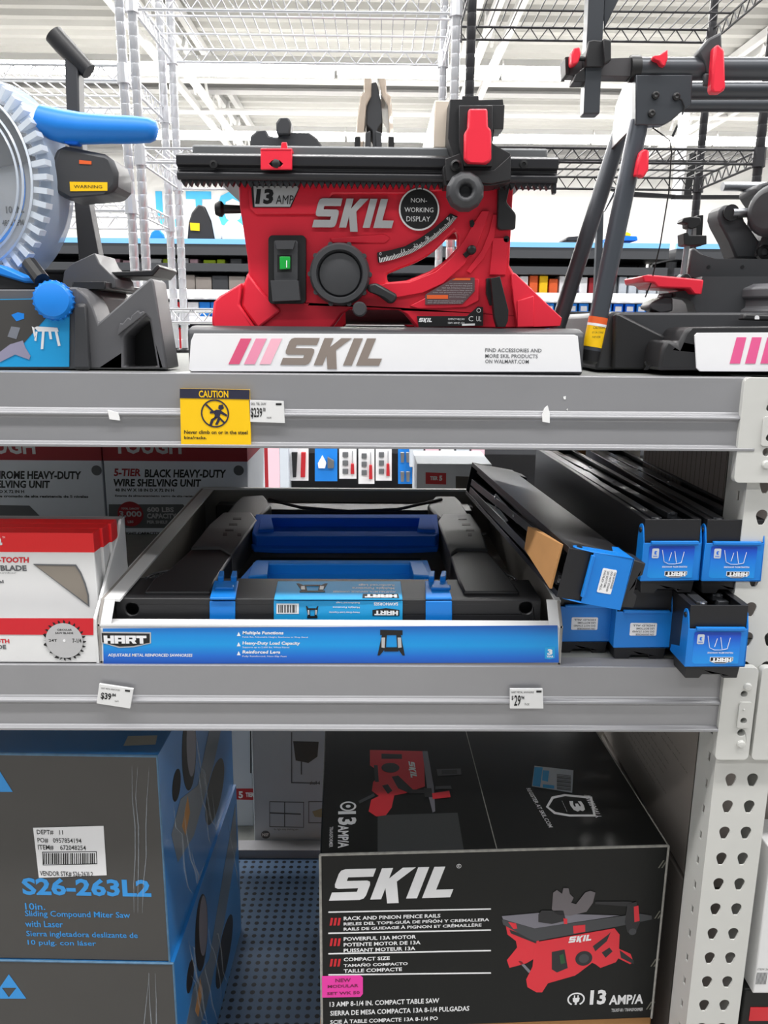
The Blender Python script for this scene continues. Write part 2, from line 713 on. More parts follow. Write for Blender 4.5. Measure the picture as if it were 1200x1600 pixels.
def gondola(x0, x1, label):
    t = thing('store_gondola', label, 'shelving', ((x0 + x1) / 2, GY, 0))
    a = MB()
    a.box((x0, GY + 0.42, 0), (x1, GY + 0.46, zg(388)))
    obj('back_panel', a, 'pegboard', t, smooth=0)
    for xx in (x0, x1 - 0.04):
        a = MB()
        a.box((xx, GY + 0.38, 0), (xx + 0.04, GY + 0.44, zg(384)))
        obj('post', a, 'fascia_dark', t, smooth=0)
    for (v0, v1, k) in ((384, 401, 0), (414, 426, 1), (455, 470, 2), (497, 508, 2), (560, 575, 2)):
        a = MB()
        a.box((x0, GY, zg(v1)), (x1, GY + 0.42, zg(v0)))
        s_ = obj('shelf', a, ('fascia_dark', 'fascia_dark', 'pole_white')[k], t, smooth=0)
        if k == 0:
            a = MB()
            a.box((x0, GY - 0.004, zg(384)), (x1, GY + 0.02, zg(376)))
            obj('price_strip', a, 'strip_blue', s_, smooth=0)
        if k == 2:
            a = MB()
            x = x0 + 0.03
            while x < x1 - 0.08:
                a.box((x, GY - 0.004, zg(v1 - 2)), (x + 0.055, GY, zg(v0 + 2)))
                x += 0.075
            obj('price_tags', a, 'white_ink', s_, smooth=0)
    for zz in (1.02, 0.62, 0.2):
        a = MB()
        a.box((x0, GY + 0.05, zz), (x1, GY + 0.42, zz + 0.03))
        obj('shelf', a, 'fascia_dark', t, smooth=0)
    return t


gondola(-2.4, U(1045, 400, GY).x, 'long dark shelving unit of the next aisle beyond the red saw')
gondola(U(1056, 400, GY).x, 3.6, 'shelving unit of the next aisle beyond the white pole')
mb = MB()
x_ = U(1050, 400, GY + 0.2).x
mb.tube([(x_, GY + 0.2, 0), (x_, GY + 0.2, 3.2)], 0.03, 10)
tag(obj('store_pole', mb, 'pole_white'), 'thin white pole between the two shelving units of the next aisle', 'pole')


def pack(u0, v0, u1, v1, m, name, label, cat, group, yy=GY + 0.06, dep=0.14, card=None):
    p, q = U(u0, v1, yy), U(u1, v0, yy)
    sh = {414: (414, 401), 455: (455, 426), 496: (497, 470), 497: (497, 470), 556: (560, 508), 558: (560, 508)}.get(v1)
    if sh:
        p.z = zg(sh[0]) + .0005
        q.z = min(q.z, zg(sh[1]) - .004)
    t = MB()
    t.box((p.x, yy, p.z), (q.x, yy + dep, q.z))
    if card:
        t.box((p.x + (q.x - p.x) * .15, yy - .002, p.z + (q.z - p.z) * .55), (q.x - (q.x - p.x) * .15, yy, p.z + (q.z - p.z) * .85), 1)
    o = obj(name, t, [m, card or m], None, 0.004, 0)
    return tag(o, label, cat, group)


rnd = random.Random(3)
CN = {'lime': 'lime green', 'white_ink': 'white', 'ink_grey': 'dark grey', 'pink_pale': 'pale pink', 'fascia_dark': 'slate grey', 'carton_grey': 'beige grey', 'crimson': 'dark red', 'deep_red': 'bright red', 'carton_pale': 'pale grey'}
# left of the red saw, row by row
for k in range(11):
    u = 150 + k * 21
    c = ('lime', 'white_ink', 'ink_grey', 'lime', 'pink_pale', 'white_ink')[rnd.randrange(6)]
    h = rnd.uniform(7, 13)
    pack(u, 414 - h, u + rnd.uniform(12, 19), 414, c, 'small_package', 'tiny ' + CN[c] + ' package between the two dark bars of the far shelving', 'package', CN[c] + ' packages between the dark bars')
for k in range(9):
    u = 150 + k * 26
    c = ('ink_grey', 'white_ink', 'fascia_dark', 'carton_grey', 'white_ink')[rnd.randrange(5)]
    pack(u, 428 + rnd.uniform(0, 6), u + 24, 455, c, 'boxed_item', CN[c] + ' boxed item above the white tag row beside the red saw switch', 'box', CN[c] + ' boxed items above the tag row')
for k in range(8):
    u = 240 + k * 18
    c = 'bright_blue' if k > 3 else ('red_print' if k % 2 == 0 else 'white_ink')
    nm = {'bright_blue': 'blue hanging pack', 'red_print': 'red hanging pack', 'white_ink': 'white hanging pack'}[c]
    pack(u, 472, u + 16, 496, c, 'hanging_pack', nm + ' under the tag row behind the red saw foot with the switch', 'package', 'hanging packs left of the saw: ' + nm)
for k in range(7):
    u = 236 + k * 20
    c = ('crimson', 'white_ink', 'deep_red', 'ink_grey')[k % 4]
    pack(u, 512, u + 18, 558, c, 'low_pack', CN[c] + ' pack low on the far shelving behind the chrome rack posts', 'package', CN[c] + ' packs behind the chrome posts')
# right of the red saw
cs = ['orange', 'white_ink', 'orange', 'yellow', 'orange', 'white_ink', 'purple', 'white_ink', 'crimson', 'ink_grey', 'ink_grey', 'carton_pale', 'carton_pale', 'carton_pale', 'carton_pale', 'white_ink']
nm = {'orange': 'orange', 'white_ink': 'white', 'yellow': 'yellow', 'purple': 'purple', 'crimson': 'dark red', 'ink_grey': 'grey', 'carton_pale': 'pale grey'}
for k, c in enumerate(cs):
    u = 796 + k * 15.5
    pack(u, 428 + rnd.uniform(0, 8), u + 14, 455, c, 'product_bottle' if k < 9 else 'product_pack', nm[c] + ' product above the tag row behind the stand legs', 'product', nm[c] + ' products right of the saw', card='white_ink' if c == 'purple' else None)
for k in range(14):
    u = 796 + k * 18
    c = ('bright_blue', 'sky_blue', 'hart_blue_dark', 'bright_blue', 'ink_grey')[rnd.randrange(5)]
    nm2 = 'grey' if c == 'ink_grey' else 'blue'
    pack(u, 472 + rnd.uniform(0, 3), u + 16, 497, c, 'carded_pack', nm2 + ' carded pack under the tag row behind the stand legs', 'package', nm2 + ' carded packs right of the saw', card='white_ink')
for k in range(12):
    u = 856 + k * 18
    pack(u, 511, u + 15, 556, ('bright_blue', 'sky_blue')[k % 2], 'blue_carton', 'blue carton on the lowest far shelf behind the stand legs', 'box', 'blue cartons behind the stand legs', card='white_ink')
for k in range(8):
    u = 1064 + k * 18
    pack(u, 430 + rnd.uniform(0, 8), u + 15, 455, ('white_ink', 'ink_grey', 'carton_pale')[k % 3], 'product_pack', CN[('white_ink', 'ink_grey', 'carton_pale')[k % 3]] + ' pack on the far shelving behind the red table corner', 'product', CN[('white_ink', 'ink_grey', 'carton_pale')[k % 3]] + ' packs behind the red table corner')

# things lying on top of the far shelving
t = thing('tool_bag', 'black tool bag with a yellow tag on top of the far shelving', 'bag', U(312, 377, GY + 0.15))
fb = FY(GY + 0.05)
mb = MB()
mb.pprism([(292, 376), (294, 348), (299, 332), (309, 319), (320, 322), (328, 338), (334, 360), (338, 376)], fb, 0, -0.16)
obj('bag_body', mb, 'bag_black', t, 0.01)
mb = MB()
mb.pprism([(320, 322), (326, 328), (344, 366), (344, 376), (336, 376), (330, 345)], fb.off(0.003), 0, -0.1)
obj('side_panel', mb, 'carton_pale', t, 0.003)
mb = MB()
mb.pprism([(297, 348), (312, 349), (312, 361), (298, 360)], fb, 0.0005, 0.004)
obj('tag', mb, 'yellow', t)
p = U(246, 366, GY + .1)
mb = MB()
mb.pprism([(232, 376), (236, 362), (247, 356), (256, 366), (258, 376)], fb, 0, -0.15)
tag(obj('blue_bundle', mb, 'bright_blue', None, 0.008), 'small blue bundle on top of the far shelving beside the black tool bag', 'bundle')
mb = MB()
mb.pprism([(346, 376), (350, 352), (358, 343), (370, 344), (392, 376)], fb, 0, -0.15)
tag(obj('paper_parcel', mb, 'card_white', None, 0.008), 'white parcel on top of the far shelving beside the saw body', 'parcel')
mb = MB()
mb.pprism([(884, 376), (886, 370), (912, 368), (916, 376)], fb, 0, -0.2)
tag(obj('dark_tool_case', mb, 'bag_black', None, 0.008), 'low dark case on top of the far shelving behind the far stand leg', 'case')
mb = MB()
mb.pprism([(955, 376), (957, 368), (996, 369), (997, 376)], fb, 0, -0.2)
tag(obj('blue_tray', mb, 'hart_blue_dark', None, 0.006), 'flat blue tray on top of the far shelving right of the near stand leg', 'tray')
mb = MB()
mb.pprism([(976, 368), (979, 362), (986, 365), (986, 369)], fb.off(-0.05), 0, -0.06)
tag(obj('yellow_tag', mb, 'yellow', None, 0.003), 'small yellow piece lying on the flat blue tray', 'tag')

# carded tools hanging low in the next aisle, seen between the two shelves
cards = [(452, 703, 482, 751, 'white_ink', 'red'), (492, 703, 527, 752, 'bright_blue', 'tool'), (530, 702, 557, 748, 'white_ink', 'screw'), (560, 704, 585, 756, 'white_ink', 'screw'), (587, 702, 612, 751, 'white_ink', 'screw'), (622, 702, 644, 756, 'bright_blue', 'bits')]
labs = ['white carded knife set hanging leftmost in the gap below the upper beam', 'blue carded tool set hanging in the gap below the upper beam', 'white card of bits with a red screwdriver, just right of the blue carded set', 'white card with a red screwdriver hanging lowest of the white cards', 'white card with a red screwdriver, just left of the narrow blue card', 'narrow blue card of shiny bits hanging rightmost beside the pale box']
ff = FY(GY - 0.02)
for (u0, v0, u1, v1, c, kd), lb in zip(cards, labs):
    p = U((u0 + u1) / 2, v1, GY)
    t = thing('carded_tool', lb, 'tool card', (p.x, GY - 0.02, p.z), 'tool cards hanging in the next aisle')
    a = MB()
    a.pprism([(u0, v0 - 8), (u1, v0 - 8), (u1, v1), (u0, v1)], ff, 0, -0.004)
    obj('card', a, c, t, smooth=0)
    a = MB()
    hp = ff.p(*ff.px((u0 + u1) / 2, v0 - 4))
    a.tube([hp + Vector((0, -.02, 0)), hp + Vector((0, .455, 0))], .003, 6)
    obj('peg_hook', a, 'steel', t)
    W_ = u1 - u0
    a = MB()
    if kd == 'screw':
        a.pprism([(u0 + W_ * .68, v0 + 22), (u0 + W_ * .85, v0 + 22), (u0 + W_ * .88, v1 - 8), (u0 + W_ * .66, v1 - 8)], ff, 0.001, 0.018)
        a.pprism([(u0 + W_ * .75, v0 + 2), (u0 + W_ * .79, v0 + 2), (u0 + W_ * .79, v0 + 22), (u0 + W_ * .75, v0 + 22)], ff, 0.001, 0.008, 1)
        for r_ in range(3):
            a.pprism([(u0 + W_ * .2, v0 + 4 + r_ * 13), (u0 + W_ * .52, v0 + 4 + r_ * 13), (u0 + W_ * .52, v0 + 12 + r_ * 13), (u0 + W_ * .2, v0 + 12 + r_ * 13)], ff, 0.001, 0.012, 2)
        obj('screwdriver', a, ['deep_red', 'steel', 'ink_grey'], t, 0.002)
    elif kd == 'red':
        a.pprism([(u0 + 4, v0 + 3), (u0 + 13, v0 + 3), (u0 + 11, v1 - 6), (u0 + 6, v1 - 6)], ff, 0.001, 0.02, 1)
        a.pprism([(u0 + 19, v0 + 3), (u0 + 26, v0 + 3), (u0 + 25, v1 - 6), (u0 + 18, v1 - 6)], ff, 0.001, 0.02)
        obj('knife', a, ['deep_red', 'ink'], t, 0.002)
    elif kd == 'tool':
        a.pprism([(u0 + 5, v0 + 20), (u0 + 12, v0 + 8), (u0 + 18, v0 + 20), (u0 + 16, v0 + 28), (u0 + 6, v0 + 28)], ff, 0.001, 0.02)
        a.pprism([(u0 + 20, v0 + 10), (u0 + 30, v0 + 16), (u0 + 30, v0 + 28), (u0 + 20, v0 + 28)], ff, 0.001, 0.02, 1)
        obj('tool_head', a, ['white_ink', 'ink_grey'], t, 0.002)
    else:
        for cx in (.3, .7):
            for cy in (4, 34):
                a.pprism([(u0 + W_ * (cx - .14), v0 + cy), (u0 + W_ * (cx + .14), v0 + cy), (u0 + W_ * (cx + .1), v0 + cy + 16), (u0 + W_ * (cx - .1), v0 + cy + 16)], ff, 0.001, 0.015)
        obj('bit', a, 'steel', t, 0.002)
for k, (u0, u1, c) in enumerate(((396, 404, 'white_ink'), (405, 418, 'crimson'), (420, 436, 'pink_pale'), (438, 450, 'carton_pale'))):
    pack(u0, 690, u1, 790, c, 'upright_carton', ('slim white', 'slim dark red', 'pale pink', 'pale grey')[k] + ' upright carton in the next aisle right of the shelving boxes', 'box', 'upright cartons in the next aisle', yy=GY - 0.1)
for k in range(5):
    pack(640 + k * 24, 690, 662 + k * 24, 730, ('carton_pale', 'pink_pale', 'white_ink')[k % 3], 'pale_carton', CN[('carton_pale', 'pink_pale', 'white_ink')[k % 3]] + ' carton in the next aisle above the box with a red label', 'box', CN[('carton_pale', 'pink_pale', 'white_ink')[k % 3]] + ' cartons in the next aisle', yy=GY - 0.1)
# ================================================================== the pallet rack
BX1 = U(1184, 645, 0).x
LX = -1.45


def shelf_beam(zt, zb, x1, label):
    h = zt - zb
    t = thing('shelf_beam', label, 'shelf beam', (0, 0.02, zb))
    prof = [(0.006, zt), (0.006, zt - .47 * h), (0.0045, zt - .49 * h), (0.0045, zt - .50 * h), (-0.001, zt - .53 * h), (-0.002, zt - .56 * h), (0.004, zt - .60 * h), (0.004, zb + .07 * h), (-0.004, zb + .04 * h), (-0.004, zb), (0.045, zb), (0.045, zt)]
    a = MB()
    fr = Frame((LX, 0, 0), (0, 1, 0), (0, 0, 1))
    a.prism([prof], fr, 0, x1 - LX)
    obj('rail', a, 'beam_grey', t, 0.0012, 30)
    return t


bm_up = shelf_beam(Z1, Z1B, BX1, 'grey steel beam of the upper shelf with the yellow caution sign')
BX2 = U(1127, 1090, 0).x
bm_lo = shelf_beam(Z2, Z2B, BX2, 'grey steel beam of the middle shelf with two white price tags')


def keyhole(a, b, s=1.0):
    out = []
    for i in range(13):
        t = radians(-25 + 230 * i / 12)
        out.append((a + 0.0093 * s * cos(t), b + 0.0093 * s * sin(t)))
    out += [(a - 0.0055 * s, b - 0.012 * s), (a - 0.003 * s, b - 0.0155 * s), (a + 0.003 * s, b - 0.0155 * s), (a + 0.0055 * s, b - 0.012 * s)]
    return out


UX0, UX1, UYF = 0.577, 0.672, 0.012


def upright(yf, label, x0=UX0, x1=UX1, dirn=1, ztop=None):
    t = thing('rack_upright', label, 'upright', ((x0 + x1) / 2, yf + 0.035 * dirn, 0))
    ha = ((x0 + x1) / 2 - 0.0185, (x0 + x1) / 2 + 0.0185)
    z0, z1 = 0.0, Z1 - 0.032
    loops = [[(x0, z0), (x1, z0), (x1, z1), (x0, z1)]]
    z = 0.046
    while z < z1 - 0.03:
        for a_ in ha:
            loops.append(keyhole(a_, z))
        z += 0.0508
    a = MB()
    a.prism(loops, FY(yf), -0.0025, 0)
    obj('front_plate', a, 'upright_grey', t, 0.0)
    # side walls with small square slots
    for k, xx in enumerate((x0, x1 - 0.0025)):
        fs_ = Frame((xx, yf, 0), (0, 1, 0), (0, 0, 1))
        loops = [[(0.0025, z0), (0.075, z0), (0.075, z1), (0.0025, z1)]]
        z = 0.072
        while z < z1 - 0.03:
            loops.append([(0.022, z - 0.008), (0.031, z - 0.008), (0.031, z + 0.008), (0.022, z + 0.008)])
            z += 0.0508
        a = MB()
        a.prism(loops, fs_, 0, 0.0025)
        obj('side_wall', a, 'upright_grey', t, 0.0)
    a = MB()
    a.box((x0, yf + 0.072, 0), (x0 + 0.02, yf + 0.075, z1))
    a.box((x1 - 0.02, yf + 0.072, 0), (x1, yf + 0.075, z1))
    obj('back_lip', a, 'upright_grey', t)
    return t


upright(UYF, 'pale grey front rack upright with two columns of keyhole slots')
upright(0.80, 'pale grey rear rack upright seen behind the black channels')


def connector(parent, x0, x1, ztop, zbot, beam_x, lip=True):
    """bolted end plate of a beam: front flange and a flange along the upright's inner side"""
    f = FY(-0.003)
    a = MB()
    L = [rrect(x0, zbot, x1, ztop, 0.008)]
    h = ztop - zbot
    cx = x0 + (x1 - x0) * 0.70
    holes = [(cx, zbot + h * .30, .0065), (cx - .003, zbot + h * .72, .0055), (cx, zbot + h * .44, .0055)]
    for (q, r, s) in holes:
        L.append(circ(q, r, s, 14))
    a.prism(L, f, -0.014, 0)
    obj('end_plate', a, 'upright_grey', parent, 0.0015)
    for zz in (zbot + h * .80, zbot + h * .18):
        a = MB()
        a.lathe([(0.0, .0045), (.005, .004), (.0068, .002), (.0068, -.002)], f.p(cx + .001, zz), f.N, 14)
        obj('rivet', a, 'upright_grey', parent)
    a = MB()
    a.prism([rrect(x0 + (x1 - x0) * .52, zbot + h * .36, x0 + (x1 - x0) * .9, zbot + h * .64, .004), circ(cx, zbot + h * .44, .0055, 14)], f, 0, 0.003)
    a.lathe([(0, .0015), (.0015, .001), (.002, 0)], f.p(cx - .002, zbot + h * .56, .003), f.N, 8)
    obj('clip', a, 'upright_grey', parent, 0.0008)


cz_t, cz_b = U(1150, 1042, 0).z, U(1150, 1186, 0).z
connector(bm_lo, U(1124, 1110, 0).x, U(1177, 1110, 0).x, cz_t, cz_b, BX2)
ct2, cb2 = U(1180, 590, 0).z, U(1180, 754, 0).z
connector(bm_up, U(1152, 690, 0).x, U(1198, 690, 0).x + 0.02, ct2, cb2, BX1)
# neighbour bay's beams on the same upright
for (zt, zb, nm, uu) in ((Z2, Z2B, 'end of the next bay middle beam with a riveted plate', 1182), (Z1, Z1B, 'end of the next bay upper beam beside the front upright', 1232)):
    x0 = U(uu, (1110 if zt == Z2 else 680), 0).x
    t = thing('shelf_beam', nm, 'shelf beam', (x0 + .3, 0.02, zb))
    a = MB()
    a.box((x0 + 0.05, 0.004, zb), (x0 + 0.8, 0.045, zt))
    obj('rail', a, 'beam_grey', t, 0.0015)
    connector(t, x0, x0 + 0.056, cz_t if zt == Z2 else ct2, cz_b if zt == Z2 else cb2, x0)

# decks
for (zt, lab, x1) in ((Z1, 'deck of the upper shelf under the displayed saws', 0.565), (Z2, 'worn grey deck of the middle shelf under the sawhorse tray', 0.565)):
    a = MB()
    a.box((LX, 0.046, zt - 0.03), (x1, 1.25, zt - 0.0005))
    if zt == Z1:
        a.box((0.70, 0.046, zt - 0.03), (1.6, 1.25, zt - 0.0005))
        a.box((0.5, 0.09, zt - 0.03), (0.75, 0.79, zt - 0.0005))
    o = tag(obj('shelf_deck', a, 'deck_grey', smooth=0), lab, 'shelf deck')
a = MB()
a.box((LX, 0.05, Z3 - 0.03), (0.575, 0.97, Z3))
tag(obj('perforated_deck', a, 'perforated_steel', smooth=0, loc=(0, 0, Z3)), 'blue-grey perforated steel deck at the bottom between the boxes', 'shelf deck')
a = MB()
a.box((LX, 0.97, 0.02), (0.575, 1.02, Z3 + 0.028))
tag(obj('shelf_beam', a, 'beam_grey', None, 0.002), 'low grey rear beam behind the perforated deck', 'shelf beam')
a = MB()
a.box((LX, 0.006, 0.03), (0.575, 0.05, Z3))
tag(obj('shelf_beam', a, 'beam_grey', None, 0.002), 'lowest grey front beam carrying the perforated deck', 'shelf beam')
a = MB()
a.box((LX, 1.02, 0.0), (1.6, 1.8, Z3 - 0.03))
tag(obj('low_platform', a, 'deck_grey', None, 0.002), 'low platform behind the rear beam carrying the white cartons', 'platform')

# ------------------------------------------------------------------ tags and signs stuck on the beams
YB = -0.0025


def tag_plate(name, poly, label, cat, m='card_white', y=YB, group=None):
    f = FY(y)
    c = U(sum(p[0] for p in poly) / len(poly), max(p[1] for p in poly), y)
    t = thing(name, label, cat, c, group)
    a = MB()
    a.pprism(poly, f, -0.0045, 0)
    obj('plate', a, m, t, smooth=0)
    return t, f


# caution sign
t, f = tag_plate('caution_sign', [(281, 607), (390, 609), (392, 696), (283, 695)], 'yellow and navy caution sign on the upper beam', 'sign', 'yellow')
a = MB()
a.pprism([(281, 607), (390, 609), (390, 624), (281, 622)], f, 0.0001, 0.0006)
obj('header_band', a, 'navy', t, smooth=0)
a = MB()
a.ptext('CAUTION', f, 311, 610, 357, 621, 0.0009, bold=0.02)
obj('heading', a, 'yellow', t, smooth=0)
a = MB()
c_ = f.px(336, 646)
r_ = f.px(358, 646)[0] - c_[0]
a.disc(f, c_[0], c_[1], r_, 0.0001, 0.0006, 30, 0, r_ * 0.9)
a.pprism([(321, 633), (323, 631), (352, 660), (350, 662)], f, 0.0001, 0.0007)
for poly in ([(342, 633), (348, 632), (350, 638), (345, 641), (341, 638)], [(337, 640), (346, 641), (343, 652), (335, 653)], [(346, 642), (355, 648), (354, 651), (344, 646)], [(337, 641), (328, 643), (328, 646), (337, 646)], [(335, 652), (341, 652), (334, 657), (331, 665), (327, 664), (330, 655)], [(341, 651), (344, 656), (340, 664), (336, 663), (339, 657)]):
    a.pprism(poly, f, 0.0001, 0.0006)
obj('no_climbing_symbol', a, 'navy', t, smooth=0)
a = MB()
a.ptext('Never climb on or in the steel', f, 288, 672, 387, 678, 0.0005, bold=0.02)
a.ptext('bins/racks.', f, 288, 681, 323, 686, 0.0005, bold=0.02)
obj('lettering', a, 'ink', t, smooth=0)

# price tags (the square codes are left off)
t, f = tag_plate('price_tag', [(389, 625), (443, 627), (445, 661), (391, 659)], 'white price tag $239 touching the yellow caution sign', 'price tag')
a = MB()
a.ptext('$239', f, 392, 637, 410, 654, .0004, bold=.02)
a.ptext('00', f, 411, 637, 415, 643, .0004, bold=.02)
a.ptext('SKIL TBL SAW', f, 392, 629, 416, 633, .0004)
a.ptext('18.00', f, 417, 651, 424, 654, .0004)
a.pprism([(431, 630), (440, 630), (440, 633), (431, 633)], f, 0.0001, 0.0004)
obj('lettering', a, 'ink', t, smooth=0)
t, f = tag_plate('price_tag', [(155, 1069), (208, 1077), (203, 1107), (151, 1099)], 'tilted white price tag $39 on the middle beam below the blade tray', 'price tag', y=YB - 0.003)
fa = Frame(f.p(*f.px(153, 1096)), (1, 0, -0.13), (0.13, 0, 1))
a = MB()
a.text('$39', fa, .004, .004, .017, .013, .0004, bold=.03)
a.text('84', fa, .022, .012, .006, .0055, .0004, bold=.03)
a.text('HART METAL REINFORCED', fa, .004, .023, .03, .0025, .0004)
a.text('each', fa, .027, .0035, .006, .003, .0004)
a.prism([[(.042, .0235), (.05, .0235), (.05, .0265), (.042, .0265)]], fa, .0001, .0004)
obj('lettering', a, 'ink', t, smooth=0)
t, f = tag_plate('price_tag', [(797, 1077), (848, 1077), (849, 1107), (797, 1107)], 'white price tag $29 on the middle beam below the black channels', 'price tag', y=YB - 0.003)
a = MB()
a.ptext('$', f, 799, 1087, 802, 1094, .0004, bold=.02)
a.ptext('29', f, 803, 1086, 813, 1103, .0004, bold=.02)
a.ptext('94', f, 814, 1087, 819, 1093, .0004, bold=.02)
a.ptext('HART METAL SAWHORSE', f, 799, 1080, 834, 1083, .0004)
a.ptext('1ct', f, 820, 1098, 827, 1102, .0004)
a.pprism([(838, 1079), (846, 1079), (846, 1082), (838, 1082)], f, 0.0001, 0.0004)
obj('lettering', a, 'ink', t, smooth=0)
for poly, lb in (([(168, 641), (185, 645), (187, 657), (171, 655)], 'small square scrap of white paper stuck on the upper beam'),
                 ([(847, 650), (851, 638), (856, 634), (859, 646), (859, 661), (848, 659)], 'torn white paper scrap on the upper beam below the saw sign')):
    a = MB()
    a.pprism(poly, FY(-0.002), -0.004, 0.0)
    tag(obj('paper_scrap', a, 'scrap_paper', smooth=0), lb, 'paper scrap')
a = MB()
for poly in ([(880, 620), (884, 619), (884, 624), (881, 624)], [(885, 640), (887, 638), (887, 642)]):
    a.pprism(poly, FY(0.0057), -0.0002, 0.0004)
obj('paint_chip', a, 'scrap_paper', bm_up, smooth=0)

# ------------------------------------------------------------------ wire racks displayed on the upper shelf
WY0, WY1 = 0.62, 0.95


def wire_rack(xl, xr, zs, m, label, mpost=None, ztop=2.75):
    mpost = mpost or m
    t = thing('wire_shelving_rack', label, 'wire rack', ((xl + xr) / 2, (WY0 + WY1) / 2, Z1))
    for xx in (xl, xr):
        for yy in (WY0, WY1):
            a = MB()
            pr = [(0.0, 0)]
            z = 0.012
            while z < ztop - Z1:
                pr += [(0.0098, z), (0.0098, z + 0.0215), (0.0093, z + 0.022), (0.0093, z + 0.0245)]
                z += 0.0254
            pr.append((0.0, z))
            a.lathe(pr, (xx, yy, Z1), (0, 0, 1), 10)
            p = obj('post', a, mpost, t)
            a = MB()
            a.lathe([(0, 0), (0.016, 0), (0.016, 0.006), (0.008, 0.013), (0, 0.013)], (xx, yy, Z1), (0, 0, 1), 10)
            obj('foot', a, 'black_plastic', p)
    for z in zs:
        a = MB()
        e = 0.008
        for zz in (z, z - 0.028):
            for q in (((xl, WY0, zz), (xr, WY0, zz)), ((xl, WY1, zz), (xr, WY1, zz)), ((xl, WY0, zz), (xl, WY1, zz)), ((xr, WY0, zz), (xr, WY1, zz))):
                a.tube(q, 0.0028, 6)
        for yy in (WY0, WY1):
            n = int((xr - xl) / 0.044)
            for i in range(n):
                x0 = xl + (xr - xl) * i / n
                x1 = xl + (xr - xl) * (i + 1) / n
                xm = (x0 + x1) / 2
                a.tube([(x0, yy, z), (xm, yy, z - .028), (x1, yy, z)], 0.0017, 4)
        for xx in (xl, xr):
            n = 8
            for i in range(n):
                y0 = WY0 + (WY1 - WY0) * i / n
                y1 = WY0 + (WY1 - WY0) * (i + 1) / n
                a.tube([(xx, y0, z), (xx, (y0 + y1) / 2, z - .028), (xx, y1, z)], 0.0017, 4)
        n = int((xr - xl) / 0.025)
        for i in range(1, n):
            xx = xl + (xr - xl) * i / n
            a.tube([(xx, WY0, z + .002), (xx, WY1, z + .002)], 0.0016, 4)
        for fy in (0.33, 0.66):
            yy = WY0 + (WY1 - WY0) * fy
            a.tube([(xl, yy, z - .002), (xr, yy, z - .002)], 0.0024, 5)
        sh_ = obj('wire_shelf', a, m, t)
        for xx in (xl, xr):
            for yy in (WY0, WY1):
                a = MB()
                a.lathe([(0.0100, -.034), (0.0140, -.034), (0.0128, .004), (0.0100, .004)], (xx, yy, z), (0, 0, 1), 10)
                obj('shelf_collar', a, m, sh_)
    return t


def zf(v):
    return U(600, v, WY0).z


xb0, xb1 = U(219, 240, WY0).x, U(712, 60, WY0).x
wire_rack(xb0 - 0.05 - 0.75, U(200, 240, WY0).x, [zf(108), zf(312), zf(480)], 'chrome', 'chrome wire shelving rack standing behind the blue-handled saw')
wire_rack(xb0, xb1, [zf(-4), zf(236), zf(486)], 'chrome', 'chrome wire shelving rack standing behind the red table saw')
wire_rack(U(736, 60, WY0).x, U(1196, 150, WY0).x, [U(900, 44, WY1).z, zf(228), zf(486)], 'black_wire', 'black wire shelving rack standing behind the miter saw stand')
# ================================================================== display base and sign of the red table saw
def zat(v, Y, u=600):
    return U(u, v, Y).z


YBASE = 0.035
t = thing('display_plinth', 'black plastic display base with a white sign under the red table saw', 'display base', (U(600, 580, .3).x, .3, Z1))
fb = FY(YBASE)
a = MB()
zb_top = U(600, 521, YBASE).z
x0, x1 = U(294, 560, YBASE).x, U(912, 560, YBASE).x
zt = U(600, 511, YBASE + .03).z
side = Frame((x0, 0, 0), (0, 1, 0), (0, 0, 1))
a.prism([[(YBASE, Z1), (YBASE, zb_top - .004), (YBASE + .004, zb_top + .003), (YBASE + .03, zt - .001), (YBASE + .05, zt), (0.58, zt), (0.58, Z1)]], side, 0, x1 - x0)
obj('base_body', a, 'dark_plastic', t, 0.004, 50)
a = MB()
a.pprism([(304, 521), (896, 523), (902, 525), (908, 581), (300, 580), (296, 577), (299, 533)], fb, 0.0005, 0.004)
sign = obj('sign_panel', a, 'white_ink', t, 0.0006, 0)
fs = fb.off(0.004)
for k, c_ in enumerate(((222, 90, 128), (240, 150, 180), (248, 186, 204))):
    a = MB()
    u = 357 + k * 24.3
    a.pprism([(u, 569), (u + 17, 569), (u + 36 - k * .4, 529), (u + 19 - k * .4, 529)], fs, 0.0002, 0.0007)
    obj('slash_mark', a, mat('sign_slash', c_, .4), sign, smooth=0)
a = MB()
p0, p1 = fs.px(438, 570), fs.px(608, 529)
skil_logo(a, fs, p0[0], p0[1], p1[0] - p0[0], p1[1] - p0[1], shear=.42)
obj('logo', a, 'bronze_print', sign, smooth=0)
a = MB()
a.ptext('FIND ACCESSORIES AND', fs, 758, 544, 846, 550, bold=.01)
a.ptext('MORE SKIL PRODUCTS', fs, 758, 553, 840, 559, bold=.01)
a.ptext('ON WALMART.COM', fs, 758, 561.5, 826, 567.5, bold=.01)
obj('lettering', a, 'ink_grey', sign, smooth=0)

# ================================================================== the red table saw
YS = 0.10
ZS = zt
t = thing('table_saw', 'red compact table saw on the black base in the middle of the upper shelf', 'table saw', (U(600, 510, .3).x, .3, ZS))
f = FY(YS)
body = [(372, 280), (374, 320), (379, 352), (386, 400), (388, 425), (383, 440), (345, 463), (336, 472), (332, 500), (334, 514), (516, 514), (524, 506), (536, 489), (545, 484), (622, 484), (632, 490), (652, 514), (846, 514), (874, 510), (877, 497), (803, 426), (796, 414), (803, 282)]
slot = [(604, 428), (625, 419), (647, 411), (664, 402), (681, 390), (698, 373), (711, 360), (716, 366), (715, 386), (703, 400), (690, 411), (672, 423), (655, 430), (635, 438), (606, 441)]
a = MB()
a.pprism([body, slot], f, -0.03, 0)
shell = obj('body_shell', a, 'saw_red', t, 0.004, 40)
